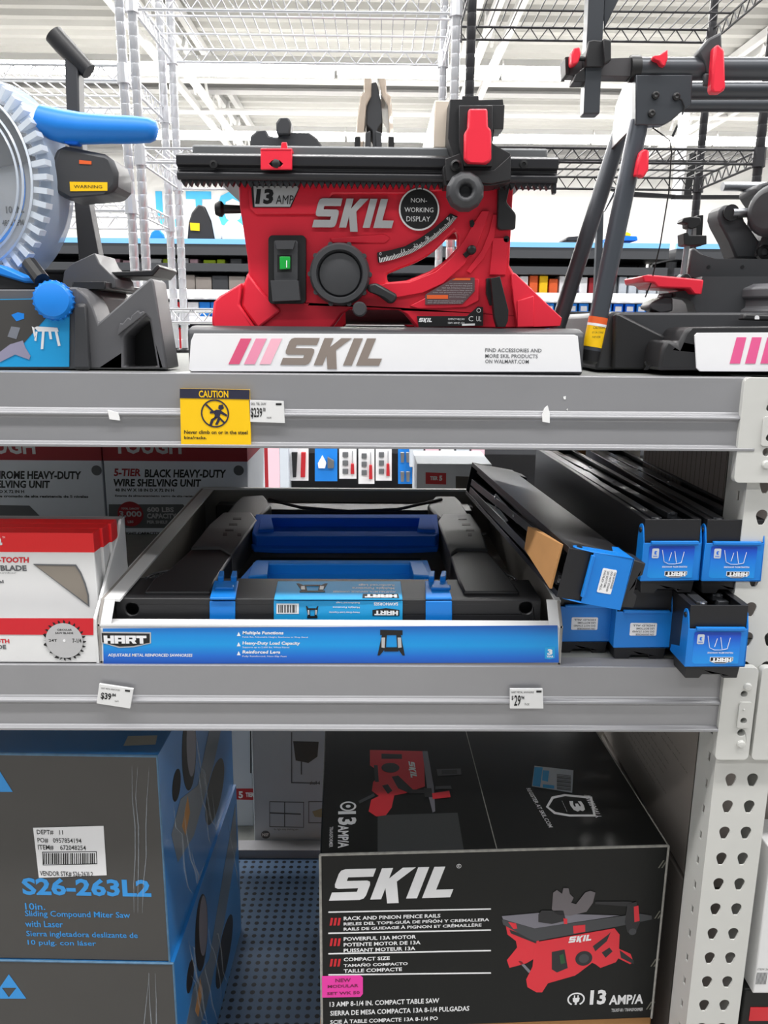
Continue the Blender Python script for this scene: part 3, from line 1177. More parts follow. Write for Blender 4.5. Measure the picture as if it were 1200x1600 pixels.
# raised and sunk ridges of the moulded body
a = MB()
f2 = f.off(0.0)
a.pprism([(383, 440), (388, 426), (410, 455), (440, 486), (404, 514), (378, 478)], f2, 0.0, 0.007)
a.pprism([(345, 463), (380, 442), (376, 476), (400, 512), (334, 513), (333, 498), (336, 472)], f2, 0.0, 0.012)
obj('left_foot', a, 'saw_red_bright', t, 0.004)
a = MB()
a.pprism([(797, 428), (803, 427), (876, 497), (874, 509), (806, 512), (800, 470)], f2, 0.0, 0.010)
a.pprism([(806, 470), (832, 462), (832, 511), (806, 512)], f2, 0.009, 0.012)
obj('right_foot', a, 'saw_red_bright', t, 0.004)
a = MB()
a.pprism([(388, 286), (800, 286), (798, 294), (720, 296), (640, 304), (520, 304), (500, 336), (400, 336), (390, 326)], f2, 0, 0.005)
obj('upper_panel', a, 'saw_red', t, 0.003)
a = MB()
L1 = [(604, 443), (640, 441), (680, 425), (706, 402), (726, 374), (738, 352), (752, 330), (764, 330), (758, 350), (745, 385), (724, 415), (692, 443), (660, 458), (615, 466), (590, 464), (586, 448)]
a.pprism(L1, f2, 0, 0.006)
a.pprism([(770, 335), (778, 335), (772, 372), (755, 405), (735, 428), (728, 424), (752, 392), (764, 362)], f2, 0, 0.004)
a.pprism([(640, 478), (660, 468), (700, 445), (742, 436), (748, 436), (748, 470), (728, 480), (690, 482), (652, 482)], f2, 0, 0.004)
a.pprism([(770, 372), (793, 372), (790, 430), (764, 430)], f2, 0, 0.004)
obj('ridge', a, 'saw_red', t, 0.0025)
a = MB()
a.pprism([(515, 372), (600, 366), (610, 372), (602, 380), (520, 380)], f2, 0, 0.003)
obj('rib', a, 'saw_red', t, 0.002)
# rear half of the housing with tubes between
fr_ = FY(0.50)
a = MB()
rb = [(378, 300), (388, 420), (345, 470), (338, 512), (520, 512), (545, 490), (622, 490), (652, 512), (860, 510), (868, 495), (800, 425), (795, 300)]
hole = [(420, 330), (770, 330), (770, 470), (420, 470)]
a.prism([[f.px(*q) for q in rb], [f.px(*q) for q in hole]], fr_, -0.02, 0)
for (u, v) in ((400, 320), (785, 320), (365, 500), (840, 500)):
    p = f.px(u, v)
    a.tube([(p[0], YS + .03, p[1]), (p[0], 0.5, p[1])], 0.009, 10)
obj('rear_frame', a, 'saw_red', t, 0.003)
# motor tube visible under the arch
a = MB()
a.lathe([(0, 0), (.026, 0), (.026, .25), (0, .25)], (U(585, 497, .2).x - .05, .25, ZS + .03), (1, 0, 0.0), 20)
obj('motor_tube', a, 'grey_plastic', t)

# angle scale
a = MB()
top = [(589, 395), (611, 391), (633, 385), (655, 373), (677, 358), (692, 345), (703, 334)]
bot = [(715, 339), (702, 354), (682, 371), (662, 385), (642, 396), (617, 405), (591, 411)]
f3 = f.off(0.0062)
a.pprism(top + bot, f, 0.0, 0.006)
sc_ = obj('angle_scale', a, 'ink', t, 0.001)
a = MB()
def lerp(P, q):
    q = q * (len(P) - 1)
    i = min(int(q), len(P) - 2)
    k = q - i
    return (P[i][0] + (P[i + 1][0] - P[i][0]) * k, P[i][1] + (P[i + 1][1] - P[i][1]) * k)
bo = bot[::-1]
for i in range(61):
    q = 0.02 + 0.96 * i / 60
    c, d = lerp(bo, q), lerp(top, q)
    k = 0.55 if i % 5 == 0 else 0.42
    e = (c[0] + (d[0] - c[0]) * k, c[1] + (d[1] - c[1]) * k)
    w_ = 0.6
    a.pprism([(c[0] - w_, c[1]), (c[0] + w_, c[1]), (e[0] + w_, e[1]), (e[0] - w_, e[1])], f3, 0.0001, 0.0005)
for s_, u, v in (('0', 593, 399), ('15', 627, 394), ('22.5', 646, 386), ('30', 664, 374), ('45', 697, 344)):
    a.ptext(s_, f3, u, v - 5, u + 3 * len(s_), v, .0004)
obj('scale_mark', a, 'white_ink', sc_, smooth=0)

# rating plate
a = MB()
a.pprism([(393, 289), (471, 289), (455, 325), (396, 325)], f, 0.004, 0.0075)
rp = obj('rating_plate', a, 'ink', t, 0.0006, 0)
a = MB()
f4 = f.off(0.0076)
a.pprism([(396, 291), (468, 291), (453, 323), (398, 323)], f4, 0.0, 0.0004)
obj('plate_face', a, 'silver_print', rp, smooth=0)
a = MB()
a.ptext('13', f4, 399, 295, 428, 319, .0008, bold=.05, shear=.12)
a.ptext('AMP', f4, 431, 305, 459, 319, .0008, shear=.12)
obj('lettering', a, 'ink', rp, smooth=0)
# brand lettering
a = MB()
p0, p1 = f.px(488, 356), f.px(623, 312)
skil_logo(a, f.off(0.0), p0[0], p0[1], p1[0] - p0[0], p1[1] - p0[1], 0.003, 0.0075, shear=.36)
obj('logo', a, 'silver_print', t, 0.0004)
# round sticker
a = MB()
c = f.px(654.5, 328)
R_ = f.px(686, 328)[0] - c[0]
a.disc(f, c[0], c[1], R_, 0.003, 0.0065, 40)
st = obj('round_sticker', a, 'white_ink', t, 0.0005)
f5 = f.off(0.0066)
a = MB()
a.disc(f5, c[0], c[1], R_ * .92, 0.0, 0.0004, 40)
obj('sticker_face', a, 'ink', st, smooth=0)
a = MB()
a.ptext('NON-', f5, 642, 309.5, 667, 316.5, .0008)
a.ptext('WORKING', f5, 632, 324, 677, 331.5, .0008)
a.ptext('DISPLAY', f5, 635, 338, 672, 346, .0008)
obj('lettering', a, 'white_ink', st, smooth=0)

# power switch
a = MB()
a.pprism(rrect(421, 369, 479, 475, 7), f, 0.0, 0.014)
sw = obj('switch_plate', a, 'ink', t, 0.004)
a = MB()
a.pprism(rrect(431, 378, 467, 440, 3), f, 0.013, 0.022)
a.pprism([(427, 440), (469, 440), (472, 470), (430, 472)], f, 0.013, 0.034)
a.pprism([(433, 380), (464, 380), (461, 392), (436, 392)], f, 0.020, 0.030)
obj('stop_paddle', a, 'dark_plastic', sw, 0.003)
a = MB()
a.pprism([(436, 400), (458, 400), (458, 426), (436, 426)], f, 0.021, 0.0225)
obj('button_recess', a, 'ink', sw, smooth=0)
a = MB()
a.pprism([(440, 403), (456, 403), (456, 422), (440, 423)], f, 0.021, 0.027)
gb = obj('start_button', a, 'green_button', sw, 0.001)
gb['label'] = 'green start button'
a = MB()
a.pprism([(447.2, 407), (448.6, 407), (448.6, 418), (447.2, 418)], f.off(.027), 0, 0.0005)
obj('button_mark', a, 'white_ink', sw, smooth=0)

# blade height handwheel with its crank and lock lever
O = f.p(*f.px(532, 430))
k = (f.px(600, 430)[0] - f.px(500, 430)[0]) / 100
a = MB()
a.lathe([(0, 0), (44 * k, 0), (46.5 * k, .006), (46.5 * k, .022), (43 * k, .030), (36 * k, .030), (34 * k, .022), (33 * k, .020), (31 * k, .024), (12 * k, .027), (0, .027)], O, f.N, 40)
for i in range(10):
    th = 2 * pi * i / 10
    cc = (cos(th) * 45.6 * k, sin(th) * 45.6 * k)
    q = f.px(532, 430)
    a.disc(f, q[0] + cc[0], q[1] + cc[1], 4.0 * k, 0.004, 0.024, 10)
hw = obj('handwheel', a, 'dark_plastic', t, 0.0, 40)
a = MB()
a.lathe([(0, .0), (10 * k, .0), (11 * k, .03), (11 * k, .05), (9 * k, .054), (0, .054)], f.p(*f.px(563, 484), 0.004), f.N, 18)
obj('crank_knob', a, 'dark_plastic', hw, 0.0, 40)
a = MB()
a.pprism([(574, 446), (588, 443), (618, 460), (621, 466), (614, 475), (606, 474), (590, 462), (574, 456)], f, 0.006, 0.026)
obj('lock_lever', a, 'black_plastic', t, 0.005)

# warning label and specification plate
a = MB()
a.pprism([(664, 463), (665, 460), (708, 435), (741, 434), (741, 455), (722, 475), (664, 476)], f, 0.004, 0.0062)
wl = obj('warning_label', a, mat('label_dark', (92, 70, 74), .5), t, smooth=0)
f6 = f.off(0.0062)
a = MB()
a.pprism([(712, 434.5), (735, 434.5), (735, 438), (706, 438)], f6, 0, .0004)
a.pprism([(667, 461), (700, 461), (700, 467), (667, 467)], f6, 0, .0004)
obj('warning_band', a, 'orange', wl, smooth=0)
a = MB()
for i, (u0, u1, v) in enumerate(((702, 738, 444), (696, 738, 447.5), (690, 738, 451), (682, 738, 454.5), (676, 736, 458), (702, 732, 461.5), (702, 728, 465), (668, 724, 471), (668, 720, 474))):
    a.ptext('wear eye protection keep guards', f6, u0, v - 2.2, u1, v, .0003)
obj('lettering', a, 'silver_print', wl, smooth=0)
a = MB()
a.pprism([(651, 494), (729, 494), (746, 479), (754, 480), (754, 509), (654, 511)], f, 0.002, 0.0062)
sp_ = obj('specification_plate', a, 'ink', t, smooth=0)
a = MB()
p0, p1 = f6.px(654, 503), f6.px(676, 497)
skil_logo(a, f6, p0[0], p0[1], p1[0] - p0[0], p1[1] - p0[1], .0002, .0006)
a.ptext('COMPACT TABLE SAW', f6, 700, 497, 726, 500, .0003)
a.ptext('120V 60HZ 13A', f6, 700, 503, 726, 506, .0003)
a.ptext('C', f6, 732, 494, 739, 502, .0003)
a.ptext('UL', f6, 744, 494, 752, 502, .0003)
q = f6.px(748, 485)
a.disc(f6, q[0], q[1], 3.4 * k, 0, .0003, 16, 0, 2.6 * k)
a.pprism([(722, 506), (742, 505.5), (742, 508.5), (722, 509)], f6, 0, .0003)
obj('lettering', a, 'white_ink', sp_, smooth=0)

# small hardware on the front
a = MB()
a.lathe([(0, .006), (7 * k, .006), (7 * k, .02), (4 * k, .023), (0, .023)], f.p(*f.px(735, 392)), f.N, 14)
a.pprism([(722, 398), (731, 390), (736, 396), (727, 404)], f, 0.004, 0.012)
obj('locking_bolt', a, 'ink', t, 0.001)
a = MB()
a.lathe([(0, .0005), (4.8 * k, .0005), (4.8 * k, .004), (0, .004)], f.p(*f.px(791, 374)), f.N, 14)
obj('screw_hole', a, 'ink', t)
a = MB()
a.pprism([(733, 346), (738, 344), (741, 350), (738, 356), (734, 355)], f, 0.004, 0.0065)
obj('slot_opening', a, 'ink', t)
# push stick stowed at the right
a = MB()
a.pprism([(776, 282), (797, 282), (789, 318), (804, 336), (803, 360), (778, 361), (775, 357)], f, 0.002, 0.016)
obj('push_stick', a, 'black_plastic', t, 0.003)
# bevel lock handle hanging at the right foot
a = MB()
a.pprism([(758, 436), (776, 434), (780, 444), (781, 474), (764, 478), (758, 460)], f, 0.004, 0.016)
a.pprism([(762, 437), (776, 434), (789, 486), (788, 502), (784, 511), (772, 511), (768, 498)], f, 0.016, 0.036)
obj('bevel_lock_handle', a, 'ink', t, 0.004)
# side knob at the left
a = MB()
p = U(372, 327, .16)
a.lathe([(0, -.036), (.009, -.036), (.012, -.03), (.012, -.026), (.007, -.022), (.006, .01), (0, .01)], (p.x, .16, p.z), (1, 0, 0), 18)
obj('side_knob', a, 'ink', t)

# table top
YT = 0.075
f = FY(YT)
a = MB()
tz1, tz0 = U(600, 229, YT).z, U(600, 252, YT).z
xa, xb = U(300, 240, YT).x, U(856, 240, YT).x
a.box((xa, YT, tz0), (xb, 0.53, tz1))
tt = obj('table_top', a, 'alu_grey', t, 0.003)
a = MB()
a.box((U(392, 240, .1).x, YT + .03, tz0 - .03), (U(790, 240, .1).x, 0.49, tz0))
obj('table_skirt', a, 'dark_plastic', t, 0.003)
# fence rail with rack teeth
YR = 0.055
f = FY(YR)
a = MB()
xr0, xr1 = U(275, 260, YR).x, U(873, 260, YR).x
z_t, z_m, z_b = U(600, 241, YR).z, U(600, 262, YR).z, U(600, 283, YR).z
sd = Frame((xr0, 0, 0), (0, 1, 0), (0, 0, 1))
a.prism([[(YR + .006, z_t), (YR, z_t - .004), (YR, z_m + .002), (YR + .008, z_m - .001), (YR + .008, z_m - .005), (YR + .001, z_m - .009), (YR + .001, z_b + .004), (YR + .005, z_b), (YR + .03, z_b), (YR + .03, z_t)]], sd, 0, xr1 - xr0)
rl = obj('fence_rail', a, 'rail_black', t, 0.0012)
a = MB()
n = 62
for i in range(n):
    x = xr0 + .004 + (xr1 - xr0 - .012) * i / n
    wdt = (xr1 - xr0 - .012) / n
    a.prism([[(x, z_b), (x + wdt, z_b), (x + wdt * .56, z_b - .0078), (x + wdt * .44, z_b - .0078)]], Frame((0, YR + .008, 0)), -.014, 0)
a.prism([[(xr1 - .006, z_b), (xr1, z_b), (xr1, z_b - .013), (xr1 - .004, z_b - .013)]], Frame((0, YR + .008, 0)), -.014, 0)
obj('rack_teeth', a, 'rail_black', rl, smooth=0)
for (u, v) in ((334, 257), (818, 257)):
    a = MB()
    a.lathe([(0, 0), (.006, 0), (.006, .003), (.003, .0035), (.0028, .002), (0, .002)], f.p(*f.px(u, v)), f.N, 12)
    obj('bolt', a, 'ink', rl)
# red rail stop
a = MB()
q = f.px(432, 257)
a.prism([f.pl([(408, 235), (457, 235), (457, 266), (408, 266)]), [(q[0] - .0105, q[1]), (q[0] - .006, q[1] + .004), (q[0] + .006, q[1] + .004), (q[0] + .0105, q[1]), (q[0] + .006, q[1] - .004), (q[0] - .006, q[1] - .004)]], f, 0.001, 0.006)
a.pprism([(408, 233), (457, 233), (457, 238), (408, 238)], f, -0.03, 0.006)
so = obj('rail_stop', a, 'saw_red_bright', t, 0.001)
a = MB()
a.lathe([(0, 0), (.0065, 0), (.0065, .006), (.003, .008), (0, .008)], f.p(q[0], q[1], .001), f.N, 6)
obj('stop_screw', a, 'ink', so)
a = MB()
a.pprism([(440, 222), (448, 222), (449, 236), (438, 236)], f.off(-.01), -0.008, 0)
obj('red_pointer', a, 'saw_red_bright', so, 0.001)

# rip fence with its head, red lever and knob
f = FY(0.035)
a = MB()
a.pprism([(703, 155), (722, 155), (722, 150), (748, 150), (748, 156), (786, 155), (788, 170), (775, 176), (770, 225), (798, 240), (798, 284), (768, 290), (695, 290), (692, 262), (708, 244), (700, 216)], f, -0.05, 0)
a.pprism([(762, 165), (788, 165), (786, 203), (764, 203)], f, -0.045, 0.004)
a.pprism([(716, 168), (768, 168), (768, 262), (724, 262), (716, 230)], f, 0, 0.012)
a.pprism([(695, 250), (722, 240), (724, 268), (770, 268), (797, 244), (797, 282), (768, 288), (697, 284)], f, 0, 0.008)
fh = obj('fence_head', a, 'black_plastic', t, 0.003)
a = MB()
a.pprism([(729, 177), (758, 177), (759, 204), (764, 210), (764, 256), (757, 260), (729, 259), (723, 254), (723, 214), (728, 206)], f, 0.008, 0.026)
lv = obj('fence_lever', a, 'saw_red_bright', t, 0.005, seg=3)
lv['label'] = 'red clamping lever'
a = MB()
a.lathe([(0, .006), (7.5 * k, .006), (8 * k, .012), (5 * k, .014), (4 * k, .009), (0, .009)], f.p(*f.px(711, 261)), f.N, 14)
obj('head_screw', a, 'ink', fh)
a = MB()
k2 = (f.px(700, 300)[0] - f.px(600, 300)[0]) / 100
a.lathe([(0, -.02), (20 * k2, -.02), (28 * k2, 0), (29.5 * k2, .006), (29.5 * k2, .016), (25 * k2, .026), (15 * k2, .030), (10 * k2, .026), (9 * k2, .012), (0, .012)], f.p(*f.px(725, 302)), f.N, 12)
kn = obj('adjust_knob', a, 'dark_plastic', t, 0.002, 25)
a = MB()
# the long fence bar running back over the table
p0, p1 = FY(.09).px(677, 240), FY(.09).px(705, 158)
a.box((p0[0], 0.085, tz1 + .001), (p0[0] + .034, 0.55, p1[1]))
obj('fence_bar', a, 'fence_cream', t, 0.002)

# blade guard with twin clear arms, riving knife and kick-back pawls
gy = 0.24
f = FY(gy)
for sgn, U_ in ((-1, [(555, 238), (556, 200), (563, 150), (568, 143), (568, 112), (571, 106), (579, 106), (581, 112), (580, 150), (572, 165), (566, 238)]), (1, [(610, 238), (606, 165), (597, 150), (590, 116), (591, 107), (598, 106), (602, 110), (604, 144), (611, 150), (614, 196), (616, 238)])):
    a = MB()
    a.pprism(U_, f, -0.16, 0)
    g = obj('guard_arm', a, mat('smoked_clear_guard', (196, 180, 164), .1, alpha=.78), t, 0.002)
    a = MB()
    e = [(U_[0][0] - 1, 238), (U_[0][0] - 1, 214), (U_[0][0] + 8, 214), (U_[0][0] + 8, 238)] if sgn < 0 else [(607, 238), (607, 214), (616, 214), (616, 238)]
    a.pprism(e, f, -0.02, 0.003)
    obj('guard_hinge', a, 'ink', g, 0.001)
a = MB()
a.pprism([(577, 150), (580, 128), (588, 126), (591, 136), (596, 160), (598, 190), (592, 198), (589, 206), (589, 238), (583, 238), (582, 204), (572, 194), (572, 172)], f, -0.10, -0.005)
a.pprism([(571, 206), (579, 203), (579, 240), (570, 240)], f, -0.08, -0.002)
a.pprism([(587, 203), (596, 206), (597, 240), (588, 240)], f, -0.08, -0.002)
obj('riving_knife', a, 'dark_plastic', t, 0.002)
# miter gauge lying on the table
f = FY(0.36)
a = MB()
a.pprism([(390, 236), (391, 212), (400, 204), (416, 203), (420, 212), (432, 214), (444, 207), (484, 207), (496, 216), (508, 236)], f, -0.02, 0)
a.pprism([(433, 212), (432, 194), (437, 186), (452, 186), (456, 194), (454, 212)], f, -0.03, 0.01)
obj('miter_gauge', a, 'dark_plastic', t, 0.003)
# ================================================================== blue-handled miter saw on its stand, left
YL = 0.06
f = FY(YL)
t = thing('display_plinth', 'grey plastic display stand with a pocket under the blue-handled miter saw', 'display stand', (U(60, 575, .25).x, .25, Z1))
a = MB()
a.pprism([[(118, 577), (118, 448), (135, 462), (144, 478), (153, 505), (235, 434), (240, 440), (262, 577)], [(193, 574), (193, 526), (199, 520), (228, 493), (233, 498), (246, 574)]], f, -0.075, 0)
a.pprism([(-160, 577), (-160, 452), (60, 452), (118, 448), (130, 460), (134, 577)], f, -0.36, -0.0005)
obj('stand_body', a, 'grey_plastic', t, 0.004)
a = MB()
a.pprism([(190, 576), (190, 516), (234, 488), (249, 576)], FY(YL + 0.06), -0.01, 0)
obj('pocket_shade', a, 'ink', t, smooth=0)  # black plate gives the pocket its inner shade by colour
a = MB()
a.pprism([(186, 524), (194, 517), (229, 490), (226, 486), (221, 489), (218, 485), (208, 493), (206, 499), (202, 496), (194, 506), (190, 505), (188, 512)], f, 0.0, 0.008)
obj('pocket_lip', a, 'grey_plastic', t, 0.001)
a = MB()
a.pprism([(119, 578), (120, 474), (137, 474), (144, 578)], f, 0.0, 0.012)
obj('corner_shade', a, 'dark_plastic', t, 0.005)  # dark strip stands in for the shadow in the hollow beside the card
a = MB()
a.pprism([(112, 432), (238, 432), (250, 418), (246, 412), (236, 422), (112, 428)], FY(YL + .1), -.12, 0)
a.pprism([(112, 452), (165, 452), (165, 440), (112, 440)], FY(YL + .05), -.2, 0)
obj('top_tray', a, 'black_plastic', t, 0.003)
a = MB()
card = [(-160, 573), (-160, 470), (98, 466), (110, 462), (109, 573)]
a.pprism(card, f, 0.0005, 0.003)
cdp = obj('picture_card', a, 'sky_blue', t, smooth=0)
fc = f.off(.003)
a = MB()
a.pprism([(-160, 573), (-160, 471), (98, 467), (97, 470), (60, 510), (34, 540), (0, 560), (-40, 573)], fc, 0.0001, .0005)
obj('grey_print', a, 'box_grey_print', cdp, smooth=0)
a = MB()
for poly in ([(54, 512), (58, 510), (90, 512), (92, 518), (60, 518)], [(66, 518), (70, 518), (68, 545), (64, 546)], [(86, 518), (90, 518), (95, 540), (91, 541)], [(56, 518), (59, 518), (57, 533), (54, 532)], [(50, 510), (54, 512), (56, 527), (54, 527)], [(76, 518), (80, 518), (82, 530), (78, 530)]):
    a.pprism(poly, fc, .0006, .0009)
obj('printed_tool', a, 'white_ink', cdp, smooth=0)
a = MB()
a.pprism([(18, 492), (28, 488), (38, 490), (38, 498), (26, 502)], fc, .0006, .0009)
a.pprism([(0, 566), (0, 550), (16, 538), (36, 532), (40, 543), (48, 556), (46, 562), (24, 554)], fc, .0006, .0009, 1)
a.pprism([(12, 526), (18, 510), (32, 512), (26, 530)], fc, .0006, .0009, 2)
obj('printed_picture', a, ['bright_blue', mat('mauve_print', (150, 146, 170), .5), mat('grey_blue_print', (120, 124, 134), .5)], cdp, smooth=0)

# ---- the saw
ZB = U(60, 452, .1).z
t = thing('miter_saw', 'miter saw with blue handle and clear round blade guard', 'miter saw', (U(40, 455, .2).x, .2, ZB))
a = MB()
f = FY(.14)
a.pprism([(95, 456), (100, 424), (112, 412), (148, 395), (156, 412), (180, 436), (182, 450), (120, 456)], f, -.10, 0)
a.pprism([(-160, 460), (-160, 430), (100, 444), (100, 460)], f, -.16, .03)
obj('saw_table', a, 'grey_plastic', t, 0.004)
a = MB()
f = FY(.09)
a.pprism([(-160, 452), (-160, 405), (0, 422), (40, 436), (84, 440), (86, 450), (40, 452)], f, -.03, 0)
obj('base_arm', a, 'black_plastic', t, 0.004)
a = MB()
a.pprism([(-160, 424), (-160, 398), (0, 414), (45, 434), (84, 438), (80, 444), (40, 442), (0, 430)], f, -.028, .006)
obj('arm_cover', a, 'bright_blue', t, 0.003)
# blue bevel knob
a = MB()
f = FY(.05)
c = f.p(*f.px(85, 470))
k = (f.px(200, 470)[0] - f.px(100, 470)[0]) / 100
ax = Vector((0.18, -1, 0.05)).normalized()
a.lathe([(0, -.03), (24 * k, -.03), (29 * k, -.02), (29 * k, .012), (25 * k, .02), (12 * k, .023), (0, .023)], c, ax, 30)
e1 = ax.orthogonal().normalized()
e2 = ax.cross(e1)
for i in range(22):
    q = c + (e1 * cos(2 * pi * i / 22) + e2 * sin(2 * pi * i / 22)) * 28.6 * k
    a.tube([q - ax * .02, q + ax * .012], .0022, 5)
kb = obj('bevel_knob', a, 'bright_blue', t, 0, 40)
kb['label'] = 'blue ribbed knob'
a = MB()
a.tube([c + Vector((-.02, .01, .03)), c + Vector((-.045, .03, .055))], .012, 10)
obj('knob_stem', a, 'ink', t)
# clear blade guard: a drum round the blade with a ribbed rim
gc = U(-38, 288, .17)
gr = (U(115, 288, .17).x - gc.x) * 1.0
gax = Vector((-.30, -1.0, 0.0)).normalized()
a = MB()
a.lathe([(gr * .30, .030), (gr * .82, .034), (gr * .90, .030), (gr * .93, .020), (gr * .93, -.028)], gc, gax, 64)
gd = obj('blade_guard', a, 'clear_plastic', t, 0, 50)
a = MB()
a.lathe([(gr * .90, .026), (gr * 1.0, .018), (gr * 1.03, -.03), (gr * .935, -.035), (gr * .90, .026)], gc, gax, 64)
obj('guard_rim', a, mat('rim_clear', (190, 205, 225), .15, alpha=.55), gd, 0, 50)
e1 = Vector((0, 0, 1)) - gax * gax.z
e1.normalize()
e2 = gax.cross(e1)
a = MB()
for i in range(48):
    th = 2 * pi * i / 48
    rd = e1 * cos(th) + e2 * sin(th)
    tg = -e1 * sin(th) + e2 * cos(th)
    q = gc + rd * gr * .955 + gax * .030
    vs = []
    for dr in (-.013, .011):
        for dn in (-.012, .003):
            for dt in (-.0042, .0042):
                vs.append(q + rd * dr + gax * dn + tg * dt)
    a.add(vs, [(0, 1, 3, 2), (4, 6, 7, 5), (0, 4, 5, 1), (2, 3, 7, 6), (0, 2, 6, 4), (1, 5, 7, 3)])
obj('guard_rib', a, 'clear_rib', gd, smooth=0)
a = MB()
for rr, nn in ((.86, .034), (.76, .0345), (.70, .0345)):
    a.lathe([(gr * rr - .002, nn), (gr * rr, nn + .003), (gr * rr + .002, nn), (gr * rr, nn - .003), (gr * rr - .002, nn)], gc, gax, 64)
obj('highlight_ring', a, 'clear_rib', gd, 0, 60)  # pale rings imitate highlights on the clear guard
a = MB()
a.lathe([(0, .006), (gr * .80, .006), (gr * .82, .005), (gr * .82, .003), (0, .003)], gc, gax, 64)
bl = obj('saw_blade', a, 'blade_steel', t, 0, 30)
a = MB()
a.lathe([(gr * .60, .0068), (gr * .64, .0068)], gc, gax, 64)
a.lathe([(gr * .64, .0068), (gr * .60, .0068)], gc, gax, 64)
obj('blade_ring_print', a, 'bright_blue', bl, smooth=0)
fr = Frame(gc + gax * .0068, e2 * -1, e1) if (e2 * -1).cross(e1).dot(gax) > 0 else Frame(gc + gax * .0068, e2, e1)
a = MB()
a.prism([[(gr * .80 * cos(radians(q)), gr * .80 * sin(radians(q))) for q in range(12, 172, 8)] + [(-gr * .3, gr * .1), (gr * .35, gr * .12)]], fr, .003, .010)
obj('inner_guard', a, 'black_plastic', t, 0.002)
a = MB()
a.text('10 IN.', fr, gr * .38, -gr * .30, gr * .22, gr * .07, .0004, bold=.02)
a.text('4800 RPM', fr, gr * .32, -gr * .42, gr * .26, gr * .06, .0004, bold=.02)
obj('lettering', a, 'ink', bl, smooth=0)
a = MB()
a.lathe([(0, .008), (gr * .2, .008), (gr * .2, .024), (gr * .16, .03), (0, .03)], gc, gax, 24)
obj('arbor_cover', a, 'black_plastic', t, 0, 40)
# upper fixed guard and motor
a = MB()
a.lathe([(0, -.03), (gr * .84, -.03), (gr * .84, -.06), (0, -.06)], gc, gax, 48)
obj('upper_guard', a, 'dark_plastic', t, 0, 40)
f = FY(.15)
a = MB()
a.pprism([(90, 262), (98, 240), (112, 234), (172, 246), (186, 256), (193, 274), (192, 296), (182, 308), (112, 314), (98, 306), (90, 290)], f, -.05, .03)
mo = obj('motor_housing', a, 'dark_plastic', t, 0.008)
a = MB()
a.pprism([(109, 284), (168, 285), (168, 298), (110, 299)], f.off(.03), .0001, .0008)
yl = obj('warning_label', a, 'yellow', mo, smooth=0)
a = MB()
a.ptext('WARNING', f.off(.03), 116, 289, 160, 294, .0012)
obj('lettering', a, 'ink', mo, smooth=0)
a = MB()
a.pprism([(124, 250), (143, 252), (143, 257), (124, 256)], f.off(.03), .0001, .0008)
obj('orange_mark', a, 'orange', mo, smooth=0)
# blue handle
f = FY(.13)
a = MB()
pts = [f.p(*f.px(u, v)) for u, v in ((62, 186), (78, 192), (100, 198), (130, 201), (170, 202), (210, 203), (234, 204), (243, 205), (246, 206))]
kk = (f.px(200, 200)[0] - f.px(100, 200)[0]) / 100
a.tube(pts, [22 * kk, 24 * kk, 25 * kk, 23 * kk, 21 * kk, 20 * kk, 18 * kk, 14 * kk, 6 * kk], 20)
hd = obj('handle', a, 'bright_blue', t, 0, 50)
hd['label'] = 'bright blue grip'
a = MB()
a.pprism([(100, 216), (128, 218), (124, 228), (104, 226)], f, -.01, .01)
obj('trigger', a, 'hart_blue_dark', hd, 0.002)
# black slide post with a T handle
f = FY(.30)
a = MB()
kk = (f.px(200, 200)[0] - f.px(100, 200)[0]) / 100
a.tube([f.p(*f.px(84, 54)), f.p(*f.px(98, 70)), f.p(*f.px(139, 112))], [15 * kk, 15 * kk, 12.5 * kk], 18)
obj('tee_grip', a, 'black_plastic', t, 0, 50)
a = MB()
a.pprism([(104, 92), (125, 92), (127, 190), (140, 310), (164, 436), (128, 436), (118, 310), (108, 200)], f, -.02, .01)
obj('slide_post', a, 'dark_plastic', t, 0.003)
# ================================================================== miter saw on a black base, right
f = FY(.06)
t = thing('display_plinth', 'black display base with a white striped sign under the grey miter saw', 'display base', (U(1090, 578, .25).x, .25, Z1))
a = MB()
a.pprism([(930, 578), (938, 545), (951, 492), (960, 486), (975, 488), (1320, 488), (1320, 578)], FY(.12), -.32, 0)
obj('base_body', a, 'dark_plastic', t, 0.006)
a = MB()
a.pprism([(953, 576), (956, 492), (964, 489), (1040, 527), (1030, 577)], FY(.12), 0, .012)
obj('corner_panel', a, 'black_plastic', t, 0.005)
a = MB()
a.pprism([(1028, 579), (1034, 544), (1042, 530), (1054, 534), (1060, 538), (1068, 520), (1076, 511), (1320, 509), (1320, 580)], FY(.035), -.12, 0)
obj('sign_block', a, 'black_plastic', t, 0.006)
f = FY(.035)
a = MB()
a.pprism([(1084, 524), (1088, 520), (1320, 519), (1320, 581), (1092, 580), (1087, 575)], f, .0005, .004)
sg = obj('sign_panel', a, 'white_ink', t, 0.0006, 0)
for k in range(3):
    a = MB()
    u = 1140 + k * 24
    a.pprism([(u, 568), (u + 16, 568), (u + 26, 527), (u + 11, 527)], f.off(.004), .0002, .0007)
    obj('slash_mark', a, mat('sign_slash_rose', (232, 96, 150), .4), sg, smooth=0)
a = MB()
p = f.px(1222, 568)
skil_logo(a, f.off(.004), p[0], p[1], .16, .042, shear=.42)
obj('logo', a, 'bronze_print', sg, smooth=0)
a = MB()
a.pprism([(1006, 578), (1010, 572), (1007, 566), (1009, 565), (1013, 573), (1018, 569), (1020, 570), (1012, 578)], FY(.055), -.002, 0)
obj('cable_tie', a, 'ink', t, smooth=0)

